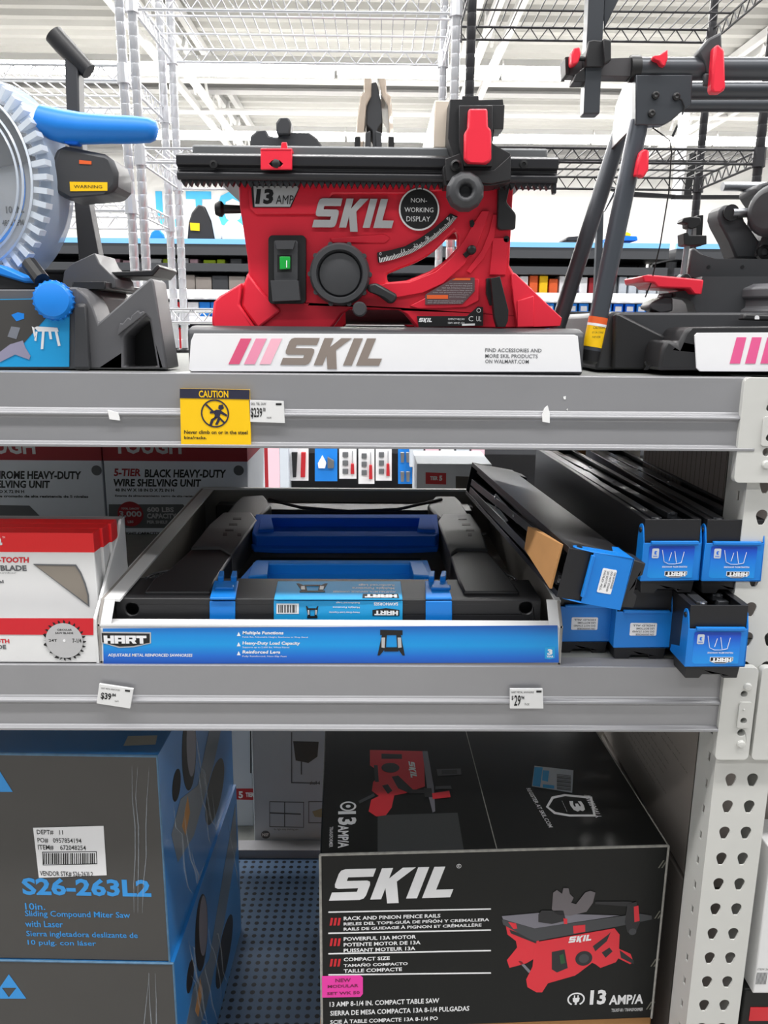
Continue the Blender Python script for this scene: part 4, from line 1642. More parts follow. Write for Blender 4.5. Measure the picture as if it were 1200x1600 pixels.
ZB = U(1100, 486, .2).z
t = thing('miter_saw', 'dark grey miter saw with a red table corner and small clamp', 'miter saw', (U(1140, 486, .25).x, .25, ZB))
f = FY(.16)
a = MB()
a.pprism([(1072, 506), (1092, 498), (1095, 440), (1098, 432), (1320, 432), (1320, 508), (1140, 504), (1100, 502)], f, -.2, 0)
a.pprism([(1056, 506), (1080, 506), (1086, 490), (1082, 474), (1076, 468), (1054, 464), (1054, 456), (1098, 452), (1098, 506)], f, -.03, .006)
obj('saw_base', a, 'dark_plastic', t, 0.005)
a = MB()
a.lathe([(0, 0), (.10, 0), (.10, .018), (.094, .022), (.094, .034), (.10, .038), (.10, .052), (.085, .06), (0, .06)], (U(1225, 480, .2).x, .2, U(1225, 503, .2).z), (0, 0, 1), 48)
obj('turntable', a, 'grey_plastic', t, 0.002)
a = MB()
a.pprism([(1160, 500), (1320, 505), (1320, 496), (1165, 490)], FY(.09), -.02, 0)
tb = obj('angle_plate', a, 'black_plastic', t, 0.003)
a = MB()
a.pprism([(1179, 499), (1186, 499), (1186, 495), (1184, 493), (1181, 493), (1179, 495)], FY(.09), .0002, .001)
obj('pointer', a, 'white_ink', tb, smooth=0)
a = MB()
a.pprism([(1004, 431), (1014, 429), (1060, 433), (1100, 437), (1097, 460), (1084, 459), (1078, 451), (1028, 449), (1022, 442), (1006, 441)], FY(.13), -.10, 0)
rc = obj('table_extension', a, 'saw_red_bright', t, 0.003)
rc['label'] = 'red table corner'
a = MB()
a.pprism([(1014, 478), (1020, 472), (1036, 464), (1052, 466), (1052, 486), (1036, 490), (1016, 482)], FY(.16), -.05, 0)
a.pprism([(1034, 466), (1038, 458), (1052, 458), (1052, 466)], FY(.17), -.03, 0)
obj('base_foot', a, 'grey_plastic', t, 0.003)
a = MB()
a.pprism([(1074, 434), (1080, 392), (1084, 386), (1100, 398), (1120, 404), (1320, 406), (1320, 438), (1098, 440)], FY(.2), -.02, 0)
fe = obj('fence', a, 'dark_plastic', t, 0.003)
a = MB()
for u in (1107, 1160):
    q = FY(.2).px(u, 417)
    a.disc(FY(.2), q[0], q[1], .003, .0002, .0008, 12)
obj('fence_hole', a, 'ink', fe, smooth=0)
# clamp on the table corner
f = FY(.15)
a = MB()
kk = (f.px(1100, 400)[0] - f.px(1000, 400)[0]) / 100
a.tube([f.p(*f.px(1066, 436)), f.p(*f.px(1077, 358))], 4.2 * kk, 10)
cl = obj('clamp_rod', a, 'steel', t)
a = MB()
a.pprism([(1054, 440), (1064, 428), (1072, 428), (1078, 436), (1076, 440)], f, -.012, .012)
obj('clamp_foot', a, 'ink', cl, 0.002)
a = MB()
a.pprism([(1063, 366), (1070, 364), (1072, 369), (1099, 369), (1099, 383), (1070, 385), (1064, 384)], f, -.014, .014)
a.pprism([(1091, 336), (1101, 335), (1098, 384), (1089, 384)], f, -.02, -.004)
obj('clamp_block', a, 'ink', cl, 0.002)
a = MB()
a.pprism([(1061, 349), (1064, 342), (1074, 340), (1090, 341), (1092, 350), (1086, 356), (1078, 359), (1070, 356), (1070, 350)], f, -.012, .012)
obj('clamp_knob', a, 'ink', cl, 0.004)
# head arm and slide tubes
f = FY(.24)
a = MB()
a.pprism([(1122, 340), (1124, 328), (1132, 320), (1150, 320), (1158, 326), (1164, 345), (1188, 378), (1320, 400), (1320, 410), (1165, 404), (1150, 404), (1140, 378), (1126, 352)], f, -.05, 0)
obj('pivot_arm', a, 'dark_plastic', t, 0.005)
a = MB()
p = f.p(*f.px(1142, 333), .004)
kk = (f.px(1100, 400)[0] - f.px(1000, 400)[0]) / 100
a.tube([p, p + Vector((.2, .02, .004))], 7 * kk, 14)
obj('slide_tube', a, 'steel', t)
a = MB()
a.tube([p + Vector((0, .05, .05)), p + Vector((.25, .07, .055))], 7 * kk, 14)
obj('slide_tube', a, 'steel', t)
a = MB()
a.lathe([(0, 0), (11 * kk, 0), (12 * kk, .008), (0, .008)], f.p(*f.px(1140, 333), 0), f.N, 20)
obj('pivot_cap', a, 'ink', t)
a = MB()
a.lathe([(0, .002), (11 * kk, .002), (11 * kk, .012), (6 * kk, .014), (6 * kk, .008), (0, .008)], f.p(*f.px(1190, 395), 0), f.N, 18)
obj('pivot_cap', a, 'ink', t)
a = MB()
c = f.p(*f.px(1215, 335), .02)
a.lathe([(0, -.06), (.036, -.06), (.042, -.05), (.042, .04), (.034, .05), (0, .052)], c, (-.8, -.6, 0), 28)
a.pprism([(1176, 300), (1180, 290), (1206, 282), (1320, 280), (1320, 330), (1190, 322), (1182, 310)], f, -.06, .01)
a.pprism([(1176, 402), (1200, 340), (1320, 338), (1320, 398)], f, -.05, .01)
obj('motor_housing', a, 'dark_plastic', t, 0.006)

# ================================================================== folding miter saw stand
Yg = .085
t = thing('miter_saw_stand', 'folded grey miter saw stand with red knobs and two slanting tubular legs', 'saw stand', (U(925, 570, Yg).x, Yg + .05, Z1))
f = FY(Yg)
kk = (f.px(1100, 400)[0] - f.px(1000, 400)[0]) / 100
a = MB()
q0, q1 = f.p(*f.px(999, 190)), f.p(*f.px(924, 548))
lg = a
a.tube([q0, q1], 14.5 * kk, 18)
leg = obj('leg', a, 'stand_tube', t, 0, 40)
leg['label'] = 'nearer tubular leg with a yellow sticker'
a = MB()
d = (q1 - q0).normalized()
a.tube([q1 - d * .0005, q1 + d * .016, q1 + d * .021], [14.8 * kk, 14.2 * kk, 8 * kk], 18)
obj('rubber_foot', a, 'ink', leg, 0, 40)
a = MB()
a.tube([q1 - d * .052, q1 - d * .006], 14.8 * kk, 24, 0, False)
a.tube([q1 - d * .052, q1 - d * .038], 15.0 * kk, 24, 1, False)
a.tube([q1 - d * .042, q1 - d * .038], 15.05 * kk, 24, 2, False)
obj('warning_sticker', a, ['yellow', 'orange', 'white_ink'], leg, 0, 40)
fn = Frame(q1 - d * .028 + Vector((0, -15.1 * kk, 0)), Vector((1, 0, 0)), Vector((-d.x, 0, -d.z)))
a = MB()
a.text('CAUTION', fn, -.009, .006, .018, .0035, .0006, bold=.02)
a.text('SIT OR STAND', fn, -.009, -.001, .018, .003, .0006)
a.text('NEVER', fn, -.007, -.008, .013, .003, .0006)
obj('lettering', a, 'ink', leg, smooth=0)
a = MB()
fl = FY(.20)
p0, p1 = fl.p(*fl.px(975, 190)), fl.p(*fl.px(868, 520))
k3 = (fl.px(1100, 400)[0] - fl.px(1000, 400)[0]) / 100
a.tube([p0, p1], 12.5 * k3, 18)
leg2 = obj('leg', a, 'stand_grey', t, 0, 40)
a = MB()
dd = (p1 - p0).normalized()
a.tube([p1, p1 + dd * .03], [12.8 * k3, 11 * k3], 18)
obj('rubber_foot', a, 'ink', leg2)
# bracket
a = MB()
a.pprism([(988, 122), (1076, 122), (1074, 168), (1060, 178), (1044, 192), (1030, 199), (988, 199)], f, -.004, .016)
br = obj('bracket', a, 'stand_grey', t, 0.0015)
a = MB()
zA = f.px(988, 122)[1]
pA = [f.p(*f.px(988, 122)), f.p(*f.px(988, 199))]
pB = [FY(.2).p(*FY(.2).px(963, 165)), FY(.2).p(*FY(.2).px(952, 236))]
top2 = FY(.2).p(*FY(.2).px(975, 130))
vs = [pA[0], pA[1], pB[1], pB[0], top2]
vs2 = [v + Vector((.004, .0, 0)) for v in vs]
a.add(vs + vs2, [(4, 3, 2, 1, 0), (5, 6, 7, 8, 9), (0, 1, 6, 5), (1, 2, 7, 6), (2, 3, 8, 7), (3, 4, 9, 8), (4, 0, 5, 9)])
obj('side_plate', a, 'stand_light', t, 0.001)
for (u, v) in ((1018, 154), (1050, 156), (1012, 182)):
    a = MB()
    a.lathe([(0, 0), (5.5 * kk, 0), (5.5 * kk, .003), (3 * kk, .005), (0, .004)], f.p(*f.px(u, v), .016), f.N, 12)
    obj('bolt', a, 'ink', br)
# main beam tubes to the right
a = MB()
p0, p1 = f.p(*f.px(990, 108)), f.p(*f.px(1330, 108))
a.tube([p0, p1], 16 * kk, 20)
mt = obj('main_tube', a, 'stand_grey', t, 0, 40)
a = MB()
a.tube([f.p(*f.px(983, 108)), f.p(*f.px(998, 108))], 18 * kk, 18)
a.tube([f.p(*f.px(1028, 122)), f.p(*f.px(1052, 122))], 6 * kk, 10)
obj('tube_collar', a, 'ink', mt, 0, 40)
for k, (v, yy) in enumerate(((142, .14), (164, .2))):
    ft = FY(yy)
    a = MB()
    a.tube([ft.p(*ft.px(1056, v)), ft.p(*ft.px(1330, v))], (13, 11)[k] * kk, 16)
    obj('lower_tube', a, 'stand_grey', t, 0, 40)
# light sliding extension to the left
a = MB()
a.pprism([(884, 96), (988, 92), (988, 122), (886, 120)], f, -.02, .008)
ex = obj('extension_bar', a, 'stand_light', t, 0.002)
a = MB()
a.pprism([(880, 93), (886, 92), (887, 121), (881, 121)], f, -.022, .012)
obj('end_cap', a, 'ink', ex, 0.001)
# vertical work support
a = MB()
fv = FY(.06)
a.pprism([(921, -40), (946, -40), (937, 178), (912, 178)], fv, -.024, 0)
ws = obj('work_support', a, 'stand_grey', t, 0.002)
a = MB()
a.pprism([(946, -40), (986, -40), (944, 46), (943, 20)], FY(.075), -.02, 0)
obj('support_brace', a, 'stand_grey', ws, 0.002)
a = MB()
a.pprism([(918, 66), (926, 64), (944, 66), (950, 72), (949, 98), (940, 106), (914, 106), (914, 90)], fv, -.03, .006)
a.pprism([(896, 128), (899, 116), (914, 104), (916, 128)], fv, -.03, .0)
a.pprism([(938, 66), (950, 68), (950, 100), (940, 106)], fv, .004, .016)
obj('clamp_collar', a, 'black_plastic', ws, 0.002)
a = MB()
a.pprism([(891, 88), (894, 78), (904, 76), (906, 86), (902, 100), (894, 104), (891, 101)], fv, -.012, .008)
kn = obj('lock_knob', a, 'saw_red_bright', ws, 0.003)
a = MB()
a.tube([fv.p(*fv.px(900, 90), -.002), fv.p(*fv.px(916, 92), -.002)], 3 * kk, 8)
obj('knob_screw', a, 'ink', ws)
a = MB()
a.pprism([(1011, 96), (1020, 95), (1034, 86), (1034, 100), (1030, 112), (1024, 110), (1020, 104), (1012, 101)], f, .014, .026)
obj('tube_knob', a, 'saw_red_bright', t, 0.003)
# red quick lever with its bracket
a = MB()
a.pprism([(1084, 86), (1100, 66), (1120, 56), (1122, 120), (1098, 122), (1092, 100)], f, -.01, .018)
a.pprism([(1092, 120), (1112, 120), (1112, 140), (1092, 140)], f, .01, .02)
lb = obj('lever_bracket', a, 'dark_plastic', t, 0.003)
a = MB()
a.pprism([(1102, 84), (1108, 81), (1117, 90), (1119, 148), (1114, 154), (1099, 154), (1097, 148), (1100, 110)], f, .016, .034)
obj('quick_lever', a, 'saw_red_bright', t, 0.004)
a = MB()
a.pprism([(992, 242), (998, 238), (1006, 241), (1005, 270), (997, 283), (989, 279), (984, 280), (988, 258)], f, .012, .026)
rc = obj('leg_catch', a, 'saw_red_bright', leg, 0.003)
# security cable with its small tag
a = MB()
pts = [f.p(*f.px(u, v), n) for u, v, n in ((1020, 200, .0), (1030, 212, .01), (1042, 222, .012), (1045, 240, .012), (1045, 300, .0), (1042, 380, -.03), (1034, 440, -.05), (1028, 462, -.06))]
a.tube(pts, .0011, 6)
a.tube([f.p(*f.px(u, v), .018) for u, v in ((1050, 156), (1058, 162), (1062, 172), (1059, 184))], .0011, 6)
a.pprism([(1044, 216), (1053, 197), (1054, 202), (1047, 218)], f, .012, .014)
obj('security_cable', a, 'ink', t, 0, 40)

# grey display arm standing farther back
f = FY(1.12)
t = thing('sign_holder', 'thin dark sign holder with a bracket behind the miter saw stand', 'sign holder', (U(934, 470, 1.12).x, 1.12, Z1))
a = MB()
q = f.px(934, 500)
a.pprism([(936, 280), (945, 280), (937, 545), (926, 545)], f, -.02, 0)
a.pprism([(940, 290), (946, 288), (990, 302), (988, 308)], f, -.02, 0)
a.pprism([(943, 332), (946, 330), (964, 299), (960, 298)], f, -.012, 0)
obj('arm_post', a, 'stand_grey', t, 0.001)
a = MB()
a.pprism([(1078, 238), (1090, 240), (1080, 308), (1068, 308)], f, -.02, 0)
a.pprism([(1052, 305), (1184, 305), (1184, 310), (1052, 310)], f, -.02, 0.005)
a.pprism([(984, 299), (1056, 304), (1056, 309), (984, 306)], f, -.02, 0.0)
obj('cross_bar', a, 'ink', t, 0.001)
# ================================================================== sawhorse tray on the middle shelf
TY0, TY1 = 0.012, 0.825
xl, xr = U(156, 1035, TY0).x, U(876, 1035, TY0).x
zf_ = U(520, 977, TY0).z
zs = U(172, 934, TY0 + .03).z
zsb = U(540, 763, TY1).z
t = thing('display_tray', 'white cardboard display tray with a blue printed front holding the sawhorse', 'display tray', ((xl + xr) / 2, .5, Z2))
a = MB()
a.box((xl, TY0, Z2), (xr, TY1, Z2 + .004))
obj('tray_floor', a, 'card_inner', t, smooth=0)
a = MB()
a.box((xl, TY0, Z2), (xr, TY0 + .006, zf_))
a.box((xl, TY0, zf_ - .004), (xr, TY0 + .026, zf_))
fw_ = obj('front_wall', a, 'card_white', t, 0.001)
a = MB()
a.box((xl, TY1 - .006, Z2), (xr, TY1, zsb))
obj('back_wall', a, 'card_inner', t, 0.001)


def rim_(a, prof):
    n = len(prof)
    vs = [(x, TY0 + .028, zs + dz) for x, dz in prof] + [(x, TY1 - .002, zsb + dz) for x, dz in prof]
    fs = [tuple(range(n)), tuple(range(2 * n - 1, n - 1, -1))] + [(i + n, (i + 1) % n + n, (i + 1) % n, i) for i in range(n)]
    a.add(vs, fs)


for sx, xx, th in ((-1, xl, .005), (1, xr, .005)):
    a = MB()
    sd = Frame((xx if sx < 0 else xx - th, 0, 0), (0, 1, 0), (0, 0, 1))
    a.prism([[(TY0, Z2), (TY0, zf_), (TY0 + .028, zs), (TY1, zsb), (TY1, Z2)]], sd, 0, th)
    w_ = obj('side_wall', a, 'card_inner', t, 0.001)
    a = MB()
    # folded top rim and front flap of the side wall, bare white board
    if sx < 0:
        rim_(a, [(xx - .002, 0), (xx + .030, -.002), (xx + .030, -.006), (xx - .002, -.004)])
    else:
        rim_(a, [(xx - .008, 0), (xx + .001, 0), (xx + .001, -.004), (xx - .008, -.004)])
    x_in = xx if sx < 0 else xx - .022
    q0, q1 = Vector((x_in, TY0 + .001, zf_)), Vector((x_in, TY0 + .03, zs))
    e = Vector((.022, 0, 0))
    n_ = Vector((0, .002, 0))
    a.add([q0, q0 + e, q1 + e, q1, q0 + n_, q0 + e + n_, q1 + e + n_, q1 + n_], [(0, 1, 2, 3), (7, 6, 5, 4), (0, 4, 5, 1), (1, 5, 6, 2), (2, 6, 7, 3), (3, 7, 4, 0)])
    obj('folded_rim', a, 'card_white', w_, smooth=0)
a = MB()
a.box((xl, TY1 - .012, zsb - .004), (xr, TY1 + .001, zsb + .001))
obj('folded_rim', a, 'card_white', t, smooth=0)
M['tray_print'] = print_gradient('tray_print', (0, 0, 0), (0, 0, 0), 0.0, zf_ - Z2, 2, .35, [(0, (14, 78, 176)), (.2, (16, 104, 206)), (.5, (10, 152, 226)), (.72, (10, 140, 220)), (1, (26, 92, 180))])
f = FY(TY0)
a = MB()
a.pprism([(161, 982), (871, 977), (873, 1035), (162, 1037)], f, .0002, .0008)
pp = obj('front_print', a, 'tray_print', fw_, smooth=0)
f1 = f.off(.0008)
a = MB()
a.pprism([(157, 987), (236, 988), (236, 1005), (210, 1011), (186, 1012), (158, 1004)], f1, .0001, .0005, 1)
a.pprism([(159, 989), (234, 990), (234, 1004), (209, 1009), (187, 1010), (160, 1003)], f1, .0002, .0008)
obj('logo_badge', a, ['ink', 'silver_print'], fw_, smooth=0)
a = MB()
p0, p1 = f1.px(163, 1005), f1.px(229, 993)
hart_logo(a, f1, p0[0], p0[1], p1[0] - p0[0], p1[1] - p0[1], .0009, .0013)
a.ptext('ADJUSTABLE METAL REINFORCED SAWHORSES', f1, 169, 1021, 301, 1027, .0003, bold=.02, shear=.15)
for i, (s_, sub, v, u1) in enumerate((('Multiple Functions', 'Folds flat, Adjustable Height, Sawhorse or Shop Stand', 986, 443), ('Heavy-Duty Load Capacity', 'Supports up to 2,600 lbs. When Paired', 1002, 469), ('Reinforced Legs', 'Fully Reinforced, Non-Slip Feet', 1016, 438))):
    a.ptext(s_, f1, 379, v, u1, v + 6.5, .0003, bold=.03, shear=.1)
    a.ptext(sub, f1, 379, v + 8, (481, 452, 448)[i], v + 11, .0003)
    q = f1.px(373, v + 5)
    a.prism([[(q[0] - .003, q[1] - .003), (q[0] + .003, q[1] - .003), (q[0], q[1] + .004)]], f1, .0001, .0003)
obj('lettering', a, 'white_ink', fw_, smooth=0)
a = MB()


def sawhorse_icon(a, f, u0, v0, u1, v1, m0=0, m1=1):
    W_, H_ = u1 - u0, v1 - v0
    def P(L):
        return [(u0 + x * W_, v0 + y * H_) for x, y in L]
    a.pprism(P([(0, 0), (1, .02), (1, .2), (0, .2)]), f, .0002, .0006, m0)
    a.pprism(P([(.08, .2), (.3, .2), (.26, .7), (-.02, 1), (-.12, 1)]), f, .0002, .0006, m0)
    a.pprism(P([(.72, .2), (.92, .2), (1.1, 1), (1.0, 1), (.76, .7)]), f, .0002, .0006, m0)
    a.pprism(P([(.06, .3), (.22, .3), (.2, .7), (.06, .68)]), f, .0006, .0009, m1)
    a.pprism(P([(.78, .3), (.93, .3), (.96, .68), (.8, .7)]), f, .0006, .0009, m1)
    a.pprism(P([(.18, .68), (.82, .68), (.82, .84), (.18, .84)]), f, .0006, .0008, m0)


sawhorse_icon(a, f1, 594, 984, 629, 1024)
obj('printed_sawhorse', a, ['ink', 'silver_print'], fw_, smooth=0)
a = MB()
a.pprism([(851, 1011), (867, 1010), (867, 1028), (859, 1030), (851, 1029)], f1, .0001, .0004)
yb = obj('year_badge', a, 'sky_blue', fw_, smooth=0)
a = MB()
a.ptext('3', f1, 855, 1014, 863, 1023, .0007, bold=.05)
a.ptext('YEAR', f1, 853.5, 1024, 864.5, 1027, .0007, bold=.03)
obj('lettering', a, 'white_ink', fw_, smooth=0)

# ---- the sawhorse lying in the tray
YH = 0.055
zh = U(510, 936, YH).z
t = thing('folding_sawhorse', 'folded black and blue plastic sawhorse lying in the blue-fronted tray', 'sawhorse', (0, .5, Z2 + .006))
tl_ = math.atan2(zsb - zs, TY1 - .05)
ft = Frame((0, YH, zh), (1, 0, 0), (0, cos(tl_), sin(tl_)))
ff = FY(YH)
yb_ = UZ(300, 903, zh).y
a = MB()
q0, q1 = ff.px(181, 955), ff.px(845, 955)
bl_, br_ = (q0[0], q1[0])
h1, h2 = ff.px(206, 952), ff.px(822, 950)
a.prism([[(bl_, Z2 + .008), (br_, Z2 + .008), (br_, zh), (bl_, zh)], circ(h1[0], h1[1], .0108, 20), circ(h2[0], h2[1], .0108, 20)], ff, -.006, 0)
a.box((bl_, YH + .006, zh - .006), (br_, yb_, zh))
a.box((bl_, YH + .03, Z2 + .008), (br_, yb_, zh - .006))
a.box((bl_, YH + .006, Z2 + .008), (br_, YH + .03, Z2 + .02))
obj('end_bar', a, 'black_plastic', t, 0.002)
a = MB()
for x_, th in ((U(246, 912, YH).x, .0), (U(778, 912, YH).x, .0)):
    for i in range(11):
        an = radians(8 + 164 * i / 10)
        c = Vector((x_, yb_ - .008, zh + .002))
        d = Vector((cos(an), sin(an) * .9, 0))
        a.tube([c + d * .014, c + d * .040], .0018, 5)
    a.tube([(x_ + cos(q / 12 * pi) * .048, yb_ - .008 + sin(q / 12 * pi) * .045, zh + .002) for q in range(13)], .0025, 6)
obj('hinge_ribs', a, 'dark_plastic', t)
for sgn, light, dark, cap_ in ((-1, [(349, 804), (393, 804), (402, 816), (362, 870), (346, 860), (298, 860), (328, 822)], [(298, 860), (346, 860), (362, 870), (337, 908), (330, 926), (225, 926), (240, 905), (261, 893)], [(368, 782), (378, 774), (412, 772), (424, 788), (404, 806), (349, 806)]),
                               (1, [(735, 806), (691, 806), (684, 818), (704, 870), (716, 862), (762, 862), (752, 830)], [(762, 862), (716, 862), (704, 870), (716, 908), (724, 926), (812, 926), (798, 905), (784, 888)], [(720, 782), (712, 774), (680, 774), (668, 788), (686, 808), (735, 808)])):
    a = MB()
    a.pprism(light, ft, -.055, .006)
    lg = obj('leg', a, 'grey_plastic', t, 0.004)
    a = MB()
    a.pprism(dark, ft, -.05, .002)
    obj('leg_root', a, 'black_plastic', lg, 0.004)
    a = MB()
    a.pprism(cap_, ft, -.06, -.002)
    obj('leg_foot', a, 'dark_plastic', lg, 0.005)
    a = MB()
    base = 372 if sgn < 0 else 724
    for i in range(3):
        u, v = base - sgn * -1 * 0 + (-6 * i if sgn < 0 else 6 * i), 813 + 9 * i
        a.pprism([(u - 8, v), (u + 5, v), (u + 5, v + 3), (u - 8, v + 3)], ft, .0055, .0066)
    for (du, dv) in ((-20, 26), (2, 27)):
        u, v = (base + du, 813 + dv) if sgn < 0 else (base - du + 12, 813 + dv)
        a.pprism([(u - 3, v - 2), (u + 3, v - 2), (u + 3, v + 2), (u - 3, v + 2)], ft, .0055, .0066)
    obj('leg_slot', a, 'ink', lg, smooth=0)
# blue cross trays
for k, (out, inn, mm) in enumerate((([(400, 806), (683, 806), (686, 836), (680, 841), (400, 841), (394, 835)], [(412, 812), (672, 812), (668, 833), (408, 833)], 'hart_blue_dark'), ([(400, 878), (668, 878), (682, 917), (366, 917)], [(415, 884), (655, 884), (664, 912), (392, 912)], 'hart_blue'))):
    dz = 0.0 if k == 0 else -.012
    fk = ft.off(dz)
    a = MB()
    a.pprism([out, inn], fk, -.022, .004)
    a.pprism(out, fk, -.026, -.016)
    e = [((408, 816), (424, 814), (428, 834), (404, 835)), ((656, 814), (674, 816), (680, 835), (652, 834))] if k == 0 else [((396, 886), (420, 884), (418, 906), (388, 908)), ((640, 884), (660, 886), (672, 908), (646, 906))]
    for q in e:
        a.pprism(list(q), fk, -.018, .010)
    if k == 0:
        a.pprism([(392, 838), (686, 838), (684, 844), (640, 846), (430, 846), (396, 844)], fk, -.026, -.016)
    obj('cross_tray', a, mm, t, 0.002)
a = MB()
a.box((U(370, 800, .5).x - .02, .68, zh - .04), (U(740, 800, .5).x + .02, .76, zh + .008))
a.box((bl_ + .03, .75, zh - .05), (br_ - .03, .80, zh + .002))
obj('far_bar', a, 'black_plastic', t, 0.004)
a = MB()
a.tube([ft.p(*ft.px(u, v)) for u, v in ((420, 781), (470, 793), (545, 799), (620, 796), (665, 786), (690, 780))], .004, 6)
a.tube([ft.p(*ft.px(u, v), -.01) for u, v in ((345, 824), (338, 822), (356, 816))], .012, 8)
obj('strap', a, 'black_plastic', t)
a = MB()
a.box((-.24, .30, zh - .05), (.10, .42, zh - .035))
obj('inner_panel', a, 'dark_plastic', t, 0.003)
for (u0, u1, n) in ((328, 368, 0), (665, 706, 1)):
    a = MB()
    a.pprism([(u0, 938), (u1, 938), (u1, 985), (u0, 985)], ff, .0005, .004)
    top = [(u0, 938), (u0 + 8, 912), (u1 + (-2 if n == 0 else -14), 912), (u1, 938)]
    top = [(u0, 938), (u0 + 7, 911), (u1 + 5, 911), (u1, 938)] if n == 0 else [(u0, 938), (u0 - 1, 911), (u1 - 8, 911), (u1, 938)]
    a.pprism(top, ft, .0, .005)
    for i in (0.15, .68):
        ua = top[1][0] + (top[2][0] - top[1][0]) * i
        a.pprism([(ua, 913), (ua + 9, 913), (ua + 10, 903), (ua + 3, 903)], ft, .002, .014)
    a.pprism([(u0 + 8, 926), (u1 - 2, 926), (u1 - 2, 921), (u0 + 10, 921)], ft, .004, .009)
    obj('latch_clip', a, 'hart_blue', t, 0.002)
M['wrap_print'] = print_gradient('wrap_print', (18, 110, 214), (20, 160, 236), -.05, .08, 2)
a = MB()
a.pprism([(428, 938), (629, 938), (629, 985), (428, 985)], ff, .0005, .0022)
a.pprism([(428, 938), (434, 910), (626, 910), (629, 938)], ft, .0005, .0022)
wr = obj('label_wrap', a, 'sky_blue', t, 0.0008)
wr['label'] = 'blue printed paper wrap'
f2, f3 = ff.off(.0023), ft.off(.0023)
a = MB()
a.pprism([(432, 943), (467, 943), (467, 959), (432, 959)], f2, .0001, .0004)
bc = obj('barcode_label', a, 'white_ink', wr, smooth=0)
a = MB()
for i, (x, w_) in enumerate(((435, 1.5), (438, 1), (440, 2), (444, 1), (446, 1), (449, 2), (453, 1.5), (456, 1), (458, 2.4), (462, 1))):
    a.pprism([(x, 945), (x + w_, 945), (x + w_, 957), (x, 957)], f2, .0005, .0007)
sawhorse_icon(a, f2, 480, 966, 496, 947)
sawhorse_icon(a, f3, 468, 926, 508, 912)
obj('print', a, ['ink', 'silver_print'], wr, smooth=0)
a = MB()
fu2 = Frame(f2.p(0, 0), (-1, 0, 0), (0, 0, -1))
fu3 = Frame(f3.p(0, 0), (-1, 0, 0), -f3.B)
a.pprism([(582, 962), (582, 953), (603, 950), (624, 953), (624, 962)], f2, .0002, .0005)
a.pprism([(566, 935), (567, 928), (622, 928), (624, 935)], f3, .0002, .0005)
obj('logo_badge', a, 'ink', wr, smooth=0)
a = MB()
p0 = fu2.px(622, 954)
p1 = fu2.px(585, 961)
hart_logo(a, fu2, p0[0], p0[1], p1[0] - p0[0], p1[1] - p0[1], .0006, .0009)
p0 = fu3.px(620, 929.5)
p1 = fu3.px(570, 934)
hart_logo(a, fu3, p0[0], p0[1], p1[0] - p0[0], p1[1] - p0[1], .0006, .0009)
for (s_, fr, ua, ub, vt, vb) in (('ADJUSTABLE METAL REINFORCED SAWHORSES', fu3, 618, 520, 926, 923), ('Multiple Functions', fu3, 616, 550, 921, 917), ('Reinforced Legs', fu3, 616, 560, 916, 912.5), ('Heavy-Duty Load Capacity', fu2, 562, 514, 958, 955), ('Multiple Functions', fu2, 562, 520, 950, 947), ('Reinforced Legs', fu2, 562, 525, 943, 940), ('SAWHORSES', fu2, 622, 584, 946, 941)):
    p0, p1 = fr.px(ua, vb), fr.px(ub, vt)
    a.text(s_, fr, p0[0], min(p0[1], p1[1]), abs(p1[0] - p0[0]), abs(p1[1] - p0[1]), .0004, bold=.02)
obj('lettering', a, 'white_ink', wr, smooth=0)

# ================================================================== black steel folding sawhorses, right
CW, CH, CL = 0.0895, 0.122, 0.76
M['sticker_print'] = print_gradient('sticker_print', (24, 120, 226), (14, 50, 200), .028, .083, 2, .3, [(0, (20, 146, 230)), (.5, (16, 122, 222)), (.8, (10, 78, 196)), (1, (10, 60, 176))])
proto_pair = []


